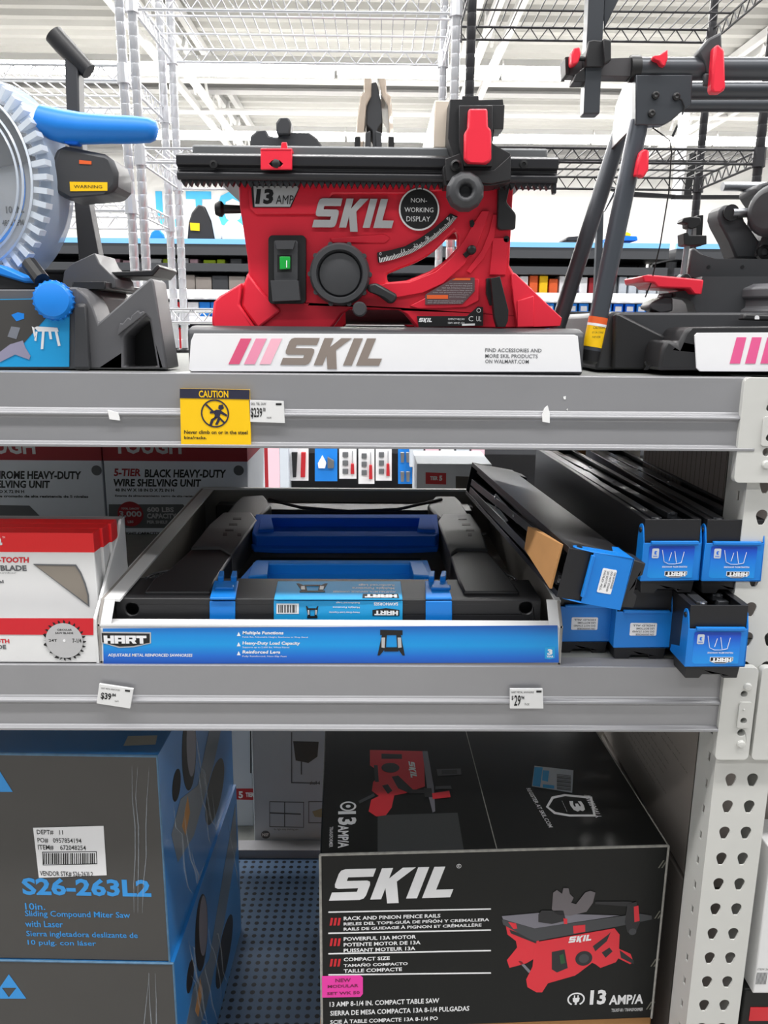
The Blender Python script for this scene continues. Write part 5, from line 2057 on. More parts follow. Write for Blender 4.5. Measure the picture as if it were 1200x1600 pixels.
def channel(label_kind):
    t = thing('steel_sawhorse', 'x', 'steel sawhorse', (0, 0, 0), 'folded black steel sawhorses stacked beside the upright')
    w2 = CW / 2
    a = MB()
    th = .002
    z0 = .022
    a.box((-w2, .004, z0), (-w2 + th, CL, CH))
    a.box((w2 - th, .004, z0), (w2, CL, CH))
    a.box((-w2, .004, z0), (w2, CL, z0 + th))
    a.box((-w2, .002, z0), (w2, .004, CH))
    a.box((-w2, CL, z0), (w2, CL + .002, CH))
    a.box((-w2 + .001, .003, CH - .0015), (-w2 + .010, CL, CH))
    a.box((w2 - .010, .003, CH - .0015), (w2 - .001, CL, CH))
    obj('channel', a, 'black_steel', t, 0.0012)
    # folded legs and braces lying inside
    for k, (xa, xb, ya, yb, zz) in enumerate(((-.020, -.026, .02, CL - .03, CH - .006), (.022, -.006, .06, CL - .02, CH - .008), (.028, .030, .05, CL - .02, CH - .016))):
        a = MB()
        p, q = Vector((xa, ya, zz)), Vector((xb, yb, zz))
        d = (q - p).normalized()
        n = Vector((-d.y, d.x, 0)) * .0085
        u = Vector((0, 0, .005))
        vs = [p - n - u, p + n - u, q + n - u, q - n - u, p - n + u, p + n + u, q + n + u, q - n + u]
        a.add(vs, [(0, 1, 2, 3), (7, 6, 5, 4), (0, 4, 5, 1), (1, 5, 6, 2), (2, 6, 7, 3), (3, 7, 4, 0)])
        obj('leg', a, 'leg_steel', t, 0.001)
    for P in ([(-.028, .40), (-.008, .36), (-.004, .44), (-.016, .56), (-.026, .54)], [(.002, .30), (.016, .30), (.020, .50), (.008, .52)]):
        a = MB()
        a.prism([P], Frame((0, 0, CH - .006), (1, 0, 0), (0, 1, 0)), 0, .002)
        obj('hinge_plate', a, 'zinc', t, 0.0004)
    for (x, y) in ((-.020, .018), (-.018, .38), (-.006, .47), (.012, .33), (.012, .49), (.022, .06)):
        a = MB()
        a.lathe([(0, 0), (.0042, 0), (.0042, .0025), (.002, .004), (0, .004)], (x, y, CH - .005), (0, 0, 1), 10)
        obj('rivet', a, 'steel', t)
    # blue bracket wrapping the end
    a = MB()
    fr = Frame((0, -.001, 0))
    a.prism([[(-w2 - .002, z0 + .002), (w2 + .002, z0 + .002), (w2 + .002, .085), (-w2 - .002, .085)]], fr, 0, .002)
    a.prism([[(-w2 + .010, .083), (w2 - .004, .083), (w2 - .004, .088), (-w2 + .010, .088)]], fr, -.001, .005)
    for sx in (-1, 1):
        sd = Frame((sx * (w2 + .002) - (.002 if sx > 0 else 0), 0, 0), (0, 1, 0), (0, 0, 1))
        a.prism([[(-.003, z0 + .002), (.060, z0 + .002), (.060, z0 + .012), (.026, .045), (.024, .090)] + [(.012 + .010 * cos(q), .103 + .010 * sin(q)) for q in (0, .5, 1.0, 1.57, 2.1, 2.6, 3.14)] + [(-.003, .086)]], sd, 0, .002)
    a.box((-w2 - .002, -.003, z0), (w2 + .002, .06, z0 + .002))
    br = obj('end_bracket', a, 'hart_blue', t, 0.0008)
    br['label'] = 'blue end bracket'
    for sx in (-1, 1):
        a = MB()
        a.lathe([(0, 0), (.0045, 0), (.004, .002), (0, .003)], (sx * (w2 + .002), .012, .103), (sx, 0, 0), 12)
        obj('pivot_rivet', a, 'ink', br)
    a = MB()
    a.prism([[(-w2 + .003, 0), (-w2 + .026, 0), (-w2 + .030, .006), (w2 - .030, .006), (w2 - .026, 0), (w2 - .004, 0), (w2 - .001, z0), (-w2 + .001, z0)]], Frame((0, .004, 0)), -.05, 0)
    obj('foot', a, 'black_plastic', t, 0.0015)
    a = MB()
    a.prism([[(-w2 + .003, 0), (w2 - .004, 0), (w2 - .001, z0), (-w2 + .001, z0)]], Frame((0, CL - .06, 0)), -.05, 0)
    obj('foot', a, 'black_plastic', t, 0.0015)
    f = Frame((0, -.0031, 0))
    if label_kind == 'print':
        a = MB()
        a.prism([rrect(-w2 + .008, .028, w2 - .009, .080, .002)], f, .0001, .0006)
        st = obj('product_label', a, 'sticker_print', br, smooth=0)
        fi = Frame((0, -.0037, 0), (-1, 0, 0), (0, 0, -1))
        a = MB()
        a.prism([[(-.027, -.039), (-.027, -.033), (-.015, -.0285), (.0, -.0285), (.009, -.032), (.009, -.039)]], fi, .0, .0003, 1)
        a.prism([[(-.026, -.0385), (-.026, -.0334), (-.015, -.0292), (.0, -.0292), (.008, -.0325), (.008, -.0385)]][0:1], fi, .0002, .0005)
        obj('logo_badge', a, ['ink', 'white_ink'], st, smooth=0)
        a = MB()
        hart_logo(a, fi, -.0245, -.0378, .031, .0070, .0006, .0009)
        a.text('FOLDING METAL SAWHORSE', fi, -.026, -.0475, .040, .0026, .0003, bold=.02)
        for (x0, z0_, x1, z1_) in ((-.016, -.053, -.019, -.071), (-.008, -.053, -.004, -.072), (.004, -.056, .001, -.070), (.012, -.056, .016, -.074)):
            a.tube([fi.p(x0, z0_, .0006), fi.p(x1, z1_, .0006)], .0005, 4)
        a.tube([fi.p(-.016, -.053, .0006), fi.p(-.006, -.051, .0006), fi.p(.004, -.051, .0006), fi.p(.012, -.055, .0006)], .0004, 4)
        obj('lettering', a, 'white_ink', st, smooth=0)
        a = MB()
        a.prism([rrect(.021, -.0765, .032, -.0605, .002)], fi, .0001, .0004)
        a.text('3', fi, .0245, -.0725, .004, .006, .0006, bold=.05, m=1)
        a.text('YEAR', fi, .0227, -.0648, .0076, .002, .0006, bold=.03, m=1)
        obj('year_badge', a, ['carton_pale', 'hart_blue_dark'], st, smooth=0)
    else:
        a = MB()
        a.prism([rrect(-.022, .044, .022, .066, .002)], f, .0001, .0006)
        st = obj('text_label', a, 'white_ink', br, smooth=0)
        fi = Frame((0, -.0037, 0), (-1, 0, 0), (0, 0, -1))
        a = MB()
        for i, s_ in enumerate(('HOLD ALL', 'LEG BOTTOMS', 'DO NOT STAND', 'ON SAWHORSE')):
            a.text(s_, fi, -.018, -.0495 - i * .0052 if False else -.0628 + i * .0052 - .0005, .036 - (i % 2) * .006, .0032, .0004, bold=.015)
        obj('lettering', a, 'ink_grey', st, smooth=0)
    return t


DM('black_steel', (34, 34, 37), 0.38, metal=0.2)
DM('leg_steel', (72, 74, 78), 0.32, metal=0.5)
DM('zinc', (112, 124, 126), 0.35, metal=0.7)
pr_ = channel('print')
pl_ = channel('text')


def place(root, first, loc, rot, label, sc=None):
    o = root if first else copy_tree(root)
    o.location = loc
    if isinstance(rot, Matrix):
        o.matrix_world = Matrix.Translation(Vector(loc)) @ rot.to_4x4() @ (Matrix.Diagonal((sc or 1, 1, 1, 1)))
    else:
        o.rotation_euler = (0, 0, rot)
    o['label'] = label
    ORG[o] = Vector(loc)
    return o


yt_ = .012
c1 = place(pr_, True, (U(1145, 870, yt_).x, yt_, Z2 + CH + .001), -.005, 'black steel sawhorse with a blue end label, top of the stack beside the upright')
c2 = place(pr_, False, (U(1048, 870, yt_).x, yt_, Z2 + CH + .001), .03, 'black steel sawhorse with a blue end label, left neighbour of the one beside the upright')
c3 = place(pr_, False, (xr + .0475 + .180, -.04, Z2), .0, 'black steel sawhorse under the stack, jutting out over the beam beside the upright')
c4 = place(pl_, True, (xr + .0475 + .090, .035, Z2), .0, 'lower steel sawhorse with a white text label, next to the jutting one')
c5 = place(pl_, False, (xr + .0472, .06, Z2), .0, 'lower steel sawhorse with a white text label, touching the display tray')
# the one lying on its side across the others
up_ = Vector((-.982, 0, .187)).normalized()
yv = Vector((-.07, 1, .0)).normalized()
xv = yv.cross(up_).normalized()
up_ = xv.cross(yv).normalized()
R3 = Matrix((xv, yv, up_)).transposed()
cen = U(941, 906, -.07)
loc = cen - up_ * CH * .5
c6 = place(pl_, False, loc, R3, 'black steel sawhorse tipped on its side on top, with a rotated white label', .86)
a = MB()
fk = Frame(loc + up_ * (CH + .001) + yv * .012 + xv * .0, yv, xv)
if fk.N.dot(up_) < 0:
    fk = Frame(loc + up_ * (CH + .001), -yv, xv)
vs = [U(888, 867, -.06), U(869, 858, .0), U(838, 880, .09), U(872, 902, .02)]
p_ = [loc + up_ * (CH + .006) + yv * y_ + xv * x_ for y_, x_ in ((.012, .040), (.15, .030), (.14, -.006), (.012, -.030))]
q_ = [v + up_ * .004 for v in p_]
q_[1] += up_ * .012
q_[2] += up_ * .012
a.add(p_ + q_, [(0, 1, 2, 3), (7, 6, 5, 4), (0, 4, 5, 1), (1, 5, 6, 2), (2, 6, 7, 3), (3, 7, 4, 0)])
tag(obj('cardboard_insert', a, 'kraft', None, 0.0005), 'piece of brown cardboard stuck in the open side of the tipped steel sawhorse', 'cardboard')

# ================================================================== circular saw blade display, left
BY0, BY1 = 0.012, 0.19
xr_ = U(151, 1030, BY0).x
xl_ = -1.0
zc0 = U(75, 967, BY0).z
zbk = U(90, 806, BY1).z
t = thing('blade_display_tray', 'white display tray with a red band and a printed saw blade', 'display tray', ((xl_ + xr_) / 2, .1, Z2))
a = MB()
a.box((xl_, BY0, Z2), (xr_, BY0 + .004, zc0))
fw_ = obj('front_wall', a, 'card_white', t, 0.0008)
a = MB()
a.box((xl_, BY1 - .004, Z2), (xr_ + .004, BY1, zbk))
a.box((xl_, BY0, Z2), (xr_, BY1, Z2 + .003))
obj('back_wall', a, 'card_white', t, 0.0008)
a = MB()
sd = Frame((xr_ - .001, 0, 0), (0, 1, 0), (0, 0, 1))
a.prism([[(BY0, Z2), (BY0, zc0), (BY1 - .035, zbk - .02), (BY1 - .02, zbk), (BY1, zbk), (BY1, Z2)]], sd, 0, .005)
obj('side_wall', a, 'card_white', t, 0.0008)
f = FY(BY0)
a = MB()
a.pprism([(-260, 965), (146, 966), (146, 992), (-260, 990)], f, .0002, .0007)
obj('red_band', a, 'red_print', fw_, smooth=0)
a = MB()
c = f.px(101, 1000.5)
R_ = f.px(131.5, 1000)[0] - c[0]
pts = []
for i in range(24):
    for k, (dr, dt) in enumerate(((.90, 0), (1.12, .03), (1.06, .10), (.93, .13))):
        th = 2 * pi * i / 24 - dt
        pts.append((c[0] + R_ * dr * cos(th), c[1] + R_ * dr * sin(th)))
a.prism([pts], f, .0008, .0012)
a.disc(f, c[0], c[1], R_ * .95, .0012, .0016, 40, 1)
a.disc(f, c[0], c[1], R_ * .07, .0016, .0019, 12, 2)
bp = obj('printed_blade', a, ['ink', 'silver_print', 'white_ink'], fw_, smooth=0)
a = MB()
a.ptext('CIRCULAR', f, 90, 982, 113, 985, .0018, bold=.02)
a.ptext('SAW BLADE', f, 87, 987, 115, 990, .0018, bold=.02)
a.ptext('24T', f, 77, 998, 90, 1002, .0018, bold=.02)
a.ptext('7-1/4', f, 114, 997, 128, 1004, .0018, bold=.02)
obj('lettering', a, 'ink', fw_, smooth=0)
a = MB()
a.ptext('24-TOOTH', f, -36, 998, 15, 1005, .0004, bold=.04)
obj('red_lettering', a, 'red_print', fw_, smooth=0)
a = MB()
a.ptext('SAW BLADE', f, -50, 1007, 10, 1014, .0004, bold=.04)
obj('lettering', a, 'ink_grey', fw_, smooth=0)
# the boxed blades behind
PY = 0.055
zb_, zt_ = Z2 + .035, U(75, 833, PY).z
xrp = U(150, 900, PY).x


def blade_box(k, label):
    y0 = PY + k * .032
    t = thing('blade_box', label, 'blade box', ((xl_ + xrp) / 2, y0, Z2 + .004), 'red and white saw blade boxes')
    f = FY(y0)
    f0 = FY(PY)
    a = MB()
    x1 = xrp + .004 * k
    a.box((xl_ + .02, y0, Z2 + .004), (x1, y0 + .03, zt_ - .0))
    b = obj('carton', a, 'card_white', t, 0.0012)
    zr = U(75, 863, PY).z
    a = MB()
    a.box((xl_ + .02, y0 - .0008, zr), (x1 + .0008, y0 + .0308, zt_ + .0008))
    obj('red_top', a, 'red_box', t, 0.0012)
    if k == 0:
        a = MB()
        P = [(53, 882), (118, 883), (126, 895), (133, 912), (138, 930), (139, 946)]
        a.pprism(P, f, .0001, .0006)
        obj('window', a, 'gray_window', b, smooth=0)
        a = MB()
        L = [(52, 881), (119, 882), (127, 894), (134, 911), (139, 929), (140, 948)]
        a.pprism([L, [(55, 883), (117.5, 884), (125, 895), (132, 912), (137, 930), (137.5, 944)]], f, .0004, .0012)
        obj('window_edge', a, 'ink_grey', b, smooth=0)
        a = MB()
        a.ptext('24-TOOTH', f, -14, 870, 46, 879, .0005, bold=.04, shear=.1)
        obj('red_lettering', a, 'red_print', b, smooth=0)
        a = MB()
        a.ptext('CIRCULAR SAW FRAMING X BLADE', f, -180, 882, 42, 891, .0005, bold=.04)
        a.ptext('for fast, clean cuts in framing lumber', f, -120, 893, 26, 896, .0005)
        a.ptext('steel', f, -20, 906, 6, 911, .0005, bold=.03)
        obj('lettering', a, 'ink_grey', b, smooth=0)
        a = MB()
        a.ptext('a', f.off(.001), -6, 839, 4, 852, .0005, bold=.04)
        a.ptext('TM', f.off(.001), 4, 838, 8, 841, .0005)
        obj('red_top_lettering', a, 'white_ink', b, smooth=0)


DM('red_box', (236, 34, 38), 0.45)
blade_box(0, 'front red and white saw blade box with a grey window')
blade_box(1, 'red and white saw blade box just behind the one with the grey window')
blade_box(2, 'red and white saw blade box hindmost in the white tray')

# ================================================================== boxed wire shelving units at the back
SY = 0.84
f = FY(SY)


def shelving_box(u0, u1, texts, label, right_face=True):
    x0, x1 = U(u0, 780, SY).x, U(u1, 780, SY).x
    z1 = Z1 - .05
    t = thing('shelving_unit_box', label, 'boxed shelving unit', ((x0 + x1) / 2, SY + .15, Z2), 'boxed wire shelving units')
    a = MB()
    a.box((x0, SY, Z2), (x1, SY + .32, z1))
    b = obj('carton', a, 'carton_pale2', t, 0.002)
    a = MB()
    zr = U(200, 720, SY).z
    a.box((x0, SY - .0006, zr), (x1, SY, z1))
    a.box((x1, SY, zr), (x1 + .0006, SY + .32, z1))
    obj('red_band', a, 'crimson2', b, smooth=0)
    for nm, m_, items in texts:
        a = MB()
        for it in items:
            if it[0] == 'poly':
                a.pprism(it[1], f, it[2], it[2] + .0004)
            elif it[0] == 'disc':
                c = f.px(it[1], it[2])
                a.disc(f, c[0], c[1], f.px(it[1] + it[3], it[2])[0] - c[0], it[4], it[4] + .0004, 28)
            else:
                a.ptext(it[0], f, it[1], it[2], it[3], it[4], it[5] if len(it) > 5 else .0004, bold=.035, shear=it[6] if len(it) > 6 else 0)
        obj(nm, a, m_, b, smooth=0)


DM('carton_pale2', (226, 231, 240), .6, noise=.03)
DM('crimson2', (160, 22, 36), .5)
shelving_box(166, 388, [
    ('brand_lettering', 'silver_print', [('TOUGH', 178, 684, 284, 709, .001)]),
    ('grey_band', 'ink_grey', [('poly', [(170, 788), (286, 788), (300, 806), (286, 825), (170, 825)], .0002)]),
    ('red_seal', 'crimson2', [('disc', 204, 803, 20, .0008)]),
    ('lettering', 'ink', [('BLACK HEAVY-DUTY', 226, 733, 354, 746, .0004, .15), ('WIRE SHELVING UNIT', 178, 748, 315, 760, .0004, .15), ('48 IN W X 18 IN D X 72 IN H', 180, 763, 272, 768), ('Estante de almacenamiento negro de alta resistencia', 180, 773, 314, 777), ('WEIGHT CAPACITY', 185, 831, 250, 835)]),
    ('red_lettering', 'crimson2', [('5-TIER', 178, 732, 220, 744, .0004, .15)]),
    ('seal_lettering', 'silver_print', [('3,000', 187, 798, 222, 809, .0016), ('TOTAL CAPACITY', 190, 793, 218, 796, .0016), ('LBS', 200, 813, 209, 817, .0016), ('600 LBS', 230, 792, 272, 800, .0008), ('CAPACITY', 230, 802, 276, 810, .0008), ('PER SHELF', 230, 813, 262, 818, .0008)]),
    ('seal_mark', 'ink_grey', [('disc', 373, 735, 8, .0003)]),
], 'boxed 5-tier black wire shelving unit behind the display tray')
shelving_box(-60, 163, [
    ('brand_lettering', 'silver_print', [('TOUGH', -52, 684, 56, 709, .001)]),
    ('grey_band', 'ink_grey', [('poly', [(-56, 788), (46, 790), (62, 806), (46, 825), (-56, 825)], .0002)]),
    ('lettering', 'ink', [('5-TIER CHROME HEAVY-DUTY', -60, 735, 128, 748, .0004, .15), ('WIRE SHELVING UNIT', -58, 750, 79, 762, .0004, .15), ('48 IN W X 18 IN D X 72 IN H', -56, 765, 38, 770), ('Estante cromado de alta resistencia de 5 niveles', -20, 773, 138, 777)]),
    ('seal_mark', 'ink_grey', [('disc', 151, 735, 8, .0003)]),
], 'boxed chrome wire shelving unit behind the red and white blade boxes')

# pale box with a red label behind the tray
x0, x1 = U(651, 745, 1.0).x, U(768, 745, 1.0).x
zt2 = U(700, 725, 1.0).z
t = thing('pale_box', 'pale box with a small red label behind the tray and the tipped sawhorse', 'box', ((x0 + x1) / 2, 1.12, Z2))
a = MB()
a.box((x0, 1.0, Z2), (x1, 1.245, zt2))
b = obj('carton', a, 'carton_pale', t, .002)
a = MB()
f = FY(1.0)
a.pprism([(665, 738), (697, 739), (697, 757), (665, 756)], f, .0003, .0008)
lb = obj('red_label', a, 'deep_red', b, smooth=0)
a = MB()
a.ptext('5', f, 686, 743, 691, 751, .0012, bold=.04)
a.ptext('TIER', f, 672, 744, 684, 750, .0012, bold=.04)
obj('lettering', a, 'silver_print', b, smooth=0)
a = MB()
a.pprism([(712, 744), (745, 745), (745, 764), (712, 764)], f, .0003, .0007)
obj('printed_shelf', a, 'box_grey_print', b, smooth=0)
# tall ribbed carton standing in the next bay, seen past the sawhorses
a = MB()
a.box((.612, .13, Z2), (1.1, .60, Z2 + .42))
tag(obj('ribbed_carton', a, 'ribbed_carton', None, .002), 'tall grey carton with fine printed lines behind the rack upright, middle shelf', 'carton')
a = MB()
a.box((.66, 0.046, Z2 - .03), (1.5, 1.25, Z2 - .0005))
tag(obj('shelf_deck', a, 'deck_grey', smooth=0), 'deck of the next bay middle shelf under the ribbed carton', 'shelf deck')
a = MB()
a.box((.5, .90, Z2), (.62, 1.1, Z2 + .33))
tag(obj('brown_carton', a, 'kraft', None, .002), 'small brown carton behind the black steel sawhorses near the rear upright', 'carton')
# ================================================================== cartons on the bottom deck
def carton(name, O, yaw, w, h, d, mat_, label, cat, group=None, bev=.003):
    A = Vector((cos(yaw), sin(yaw), 0))
    D = Vector((-sin(yaw), cos(yaw), 0))
    t = thing(name, label, cat, O + A * w / 2 + D * d / 2, group)
    a = MB()
    P = [O, O + A * w, O + A * w + D * d, O + D * d]
    Z = Vector((0, 0, h))
    a.add(P + [p + Z for p in P], [(3, 2, 1, 0), (4, 5, 6, 7), (0, 1, 5, 4), (1, 2, 6, 5), (2, 3, 7, 6), (3, 0, 4, 7)])
    b = obj('carton', a, mat_, t, bev)
    return t, b, Frame(O, A, (0, 0, 1)), Frame(O + Z, A, D), Frame(O + A * w, D, (0, 0, 1))


# ---- black box of a table saw
YK = 0.10
tl, tr = U(500, 1336, YK), U(1045, 1322, YK)
YAW = radians(2.4)
h_ = tl.z - U(490, 1610, YK).z
wbox = (U(1045, 1330, YK + .025) - tl).length
O = Vector((tl.x, YK, tl.z - h_))
t, b, fF, fT, fR = carton('table_saw_box', O, YAW, wbox, h_, .60, 'box_black', 'black printed box of a red table saw on the bottom deck', 'boxed table saw')
a = MB()
# worn front edge and sides
e = .0012
for (p, q) in (((0, h_), (wbox, h_)), ((wbox, 0), (wbox, h_)), ((0, 0), (0, h_))):
    a.tube([fF.p(p[0], p[1], -.0008), fF.p(q[0], q[1], -.0008)], .0026, 6)
a.tube([fT.p(wbox, 0, -.0008), fT.p(wbox, .6, -.0008)], .0016, 6)
obj('worn_edge', a, 'box_edge', b)
a = MB()
p0, p1 = fF.px(514, 1407), fF.px(721, 1353)
skil_logo(a, fF, p0[0], p0[1], p1[0] - p0[0], p1[1] - p0[1], .0003, .0008, shear=.36)
c = fF.px(717, 1353)
a.disc(fF, c[0], c[1], .0045, .0003, .0006, 20, 0, .0037)
a.text('R', fF, c[0] - .0017, c[1] - .0024, .0034, .0048, .0004)
for (v0, v1) in ((1424, 1420), (1457, 1453), (1489, 1485), (1522, 1520)):
    a.pprism([(513, v0), (767, v1 - 1), (767, v1 + 1), (513, v0 + 2)], fF, .0003, .0006)
for s_, u1, v in (('RACK AND PINION FENCE RAILS', 688, 1438), ('RIELES DEL TOPE-GUÍA DE PIÑÓN Y CREMALLERA', 764, 1446), ('RAILS DE GUIDAGE À PIGNON ET CRÉMAILLÈRE', 752, 1454), ('POWERFUL 13A MOTOR', 650, 1470), ('POTENTE MOTOR DE 13A', 657, 1479), ('PUISSANT MOTEUR 13A', 649, 1488), ('COMPACT SIZE', 609, 1502), ('TAMAÑO COMPACTO', 637, 1511), ('TAILLE COMPACTE', 628, 1520)):
    p0 = fF.px(537, v)
    p1 = fF.px(u1, v - 2.4)
    a.text(s_, fF, p0[0], p0[1], p1[0] - p0[0], .0083, .0004, bold=.025)
for s_, u0, u1, v, hh in (('13 AMP 8-1/4 IN. COMPACT TABLE SAW', 515, 686, 1573, .0115), ('SIERRA DE MESA COMPACTA 13A 8-1/4 PULGADAS', 516, 733, 1587, .0115), ('SCIE À TABLE COMPACTE 13A 8-1/4 PO', 516, 684, 1600, .0115)):
    p0, p1 = fF.px(u0, v), fF.px(u1, v - 5)
    a.text(s_, fF, p0[0], p0[1], p1[0] - p0[0], hh, .0004, bold=.02)
p0, p1 = fF.px(921, 1570), fF.px(948, 1546)
a.text('13', fF, p0[0], p0[1], p1[0] - p0[0], p1[1] - p0[1], .0004, bold=.04)
p0, p1 = fF.px(951, 1570), fF.px(1006, 1553)
a.text('AMP/A', fF, p0[0], p0[1], p1[0] - p0[0], p1[1] - p0[1], .0004, bold=.03)
a.ptext('TS6307-00 / TRANSFORMER', fF, 955, 1576, 1004, 1581, .0004)
c = fF.px(900, 1561)
L = [(c[0] + .0175 * cos(q), c[1] + .0155 * sin(q)) for q in [radians(x) for x in range(-60, 241, 12)]]
Li = [(c[0] + .0145 * cos(q), c[1] + .0125 * sin(q)) for q in [radians(x) for x in range(-60, 241, 12)]]
a.prism([L + Li[::-1]], fF, .0003, .0006)
a.prism([[(c[0] - .007, c[1] + .003), (c[0] + .007, c[1] + .003), (c[0] + .006, c[1] - .005), (c[0] + .002, c[1] - .008), (c[0] + .002, c[1] - .013), (c[0] - .002, c[1] - .013), (c[0] - .002, c[1] - .008), (c[0] - .006, c[1] - .005)]], fF, .0003, .0006)
for s in (-1, 1):
    a.prism([[(c[0] + s * .0035 - .0012, c[1] + .003), (c[0] + s * .0035 + .0012, c[1] + .003), (c[0] + s * .0035 + .0012, c[1] + .009), (c[0] + s * .0035 - .0012, c[1] + .009)]], fF, .0003, .0006)
obj('lettering', a, 'white_ink', b, smooth=0)
a = MB()
for v in (1446, 1478, 1510):
    for k in range(3):
        u = 515 + k * 6
        a.pprism([(u, v), (u + 3.6, v - .4), (u + 5.6, v - 12), (u + 2, v - 12)], fF, .0003, .0006)
obj('red_slash', a, 'red_print', b, smooth=0)
a = MB()
for (u, v) in ((1033, 1350), (1027, 1429), (1021, 1504), (1014, 1571)):
    for k in range(2):
        x = u + k * 5
        a.pprism([(x - 5, v + 6), (x - 3, v + 6), (x + 5, v - 6), (x + 3, v - 6)], fF, .0003, .0005)
obj('corner_slash', a, mat('slash_tan', (120, 118, 108), .5), b, smooth=0)
# printed picture of the saw on the front
a = MB()
RD, DK, GR, LG, GN, WH = 0, 1, 2, 3, 4, 5
SAWPIC = [
    ([(790, 1445), (838, 1452), (843, 1475), (836, 1485), (834, 1498), (822, 1505), (796, 1512), (792, 1500), (808, 1480), (806, 1470), (793, 1460)], RD, 0),
    ([(796, 1452), (838, 1468), (838, 1474), (798, 1458)], DK, 1),
    ([(810, 1502), (814, 1501), (830, 1518), (826, 1520)], LG, 0),
    ([(836, 1472), (960, 1450), (968, 1460), (967, 1482), (985, 1490), (990, 1503), (984, 1506), (966, 1497), (962, 1503), (938, 1512), (930, 1506), (925, 1504), (904, 1520), (898, 1524), (856, 1536), (847, 1550), (838, 1550), (824, 1542), (822, 1530), (832, 1510)], RD, 1),
    ([(784, 1431), (840, 1426), (968, 1430), (835, 1450), (786, 1436)], LG, 2),
    ([(784, 1436), (835, 1450), (968, 1431), (1000, 1427), (1018, 1430), (1018, 1436), (970, 1446), (836, 1470), (826, 1466), (786, 1444)], GR, 3),
    ([(841, 1440), (841, 1428), (846, 1422), (880, 1422), (884, 1438), (862, 1443)], DK, 4),
    ([(862, 1420), (864, 1394), (870, 1390), (878, 1396), (880, 1387), (888, 1387), (890, 1396), (896, 1402), (892, 1410), (900, 1412), (914, 1394), (922, 1391), (930, 1394), (926, 1410), (916, 1424), (890, 1430), (870, 1428)], mat, 4),
    ([(930, 1408), (985, 1408), (990, 1412), (985, 1416), (930, 1412)], DK, 3),
    ([(980, 1412), (994, 1408), (1000, 1440), (992, 1458), (980, 1456), (976, 1440)], DK, 4),
    ([(990, 1416), (997, 1414), (999, 1438), (991, 1440)], RD, 5),
    ([(895, 1446), (914, 1444), (914, 1455), (896, 1458)], RD, 5),
    ([(880, 1434), (886, 1435), (886, 1443), (881, 1443)], RD, 5),
    ([(794, 1440), (806, 1442), (808, 1450), (802, 1451)], RD, 4),
    ([(862, 1487), (882, 1483), (887, 1512), (870, 1519), (862, 1514)], DK, 2),
    ([(874, 1492), (880, 1490), (883, 1504), (876, 1506)], GN, 3),
    ([(926, 1478), (950, 1460), (954, 1456), (948, 1470), (930, 1486)], DK, 2),
    ([(940, 1488), (952, 1480), (957, 1486), (946, 1496)], DK, 2),
    ([(968, 1484), (990, 1500), (990, 1506), (970, 1496)], DK, 2),
]
for P, m_, lay in SAWPIC:
    a.pprism(P, fF, .0003 + lay * .0002, .0005 + lay * .0002, 6 if m_ is mat else m_)
c = fF.px(912, 1497)
a.disc(fF, c[0], c[1], .0168, .0007, .0010, 28, 1)
a.disc(fF, c[0], c[1], .010, .0010, .0012, 24, 2)
c = fF.px(988, 1455)
a.disc(fF, c[0], c[1], .0075, .0012, .0014, 18, 2)
p0, p1 = fF.px(888, 1472), fF.px(928, 1458)
A2 = Frame(fF.p(p0[0], p0[1] - .001), fF.A + Vector((0, 0, .09)), Vector((0, 0, 1)) - fF.A * .09)
skil_logo(a, A2, 0, 0, .047, .0135, .0009, .0012, WH, .3)
obj('printed_picture', a, ['saw_red_print', 'print_dark', 'print_grey', 'print_light', 'print_green', 'white_ink', 'print_guard'] if 'saw_red_print' in M else [DM('saw_red_print', (226, 44, 58), .45), DM('print_dark', (34, 34, 38), .45), DM('print_grey', (64, 66, 70), .45), DM('print_light', (124, 122, 132), .45), DM('print_green', (30, 84, 44), .45), 'white_ink', DM('print_guard', (110, 104, 108), .45)], b, smooth=0)
# printing on the top
a = MB()
a.pprism([(590, 1274), (715, 1270), (725, 1330), (590, 1333)], fT, .0001, .0003)
obj('grey_panel', a, mat('print_panel', (58, 60, 62), .4, coat=.3), b, smooth=0)
a = MB()
for P, m_, lay in [
    ([(578, 1172), (662, 1174), (664, 1229), (632, 1240), (616, 1243), (612, 1262), (603, 1274), (588, 1276), (576, 1268), (580, 1250), (592, 1244), (581, 1236), (583, 1222), (590, 1216), (584, 1200), (578, 1196)], 0, 0),
    ([(584, 1196), (590, 1196), (592, 1222), (586, 1222)], 1, 1),
    ([(596, 1178), (628, 1179), (628, 1186), (596, 1186)], 1, 1),
    ([(612, 1214), (622, 1212), (645, 1234), (664, 1234), (664, 1240), (640, 1240), (622, 1232)], 1, 1),
    ([(660, 1174), (668, 1174), (678, 1230), (680, 1268), (676, 1270), (668, 1238)], 3, 1),
    ([(662, 1232), (674, 1232), (676, 1246), (664, 1246)], 1, 2),
    ([(682, 1202), (720, 1201), (721, 1211), (684, 1213)], 2, 1),
    ([(690, 1204), (714, 1203), (714, 1209), (690, 1210)], 1, 2),
    ([(680, 1229), (704, 1228), (706, 1233), (680, 1234)], 2, 1),
    ([(675, 1240), (702, 1236), (704, 1246), (676, 1249)], 0, 2),
    ([(560, 1252), (584, 1240), (586, 1244), (562, 1256)], 2, 1),
    ([(597, 1228), (606, 1226), (613, 1236), (606, 1241)], 1, 2)]:
    a.pprism(P, fT, .0003 + lay * .0002, .0005 + lay * .0002, m_)
c = fT.px(610, 1200)
a.disc(fT, c[0], c[1], .020, .0006, .0009, 24, 1)
fS = Frame(fT.O, -fT.B, fT.A)
p0, p1 = fS.px(638, 1190), fS.px(652, 1217)
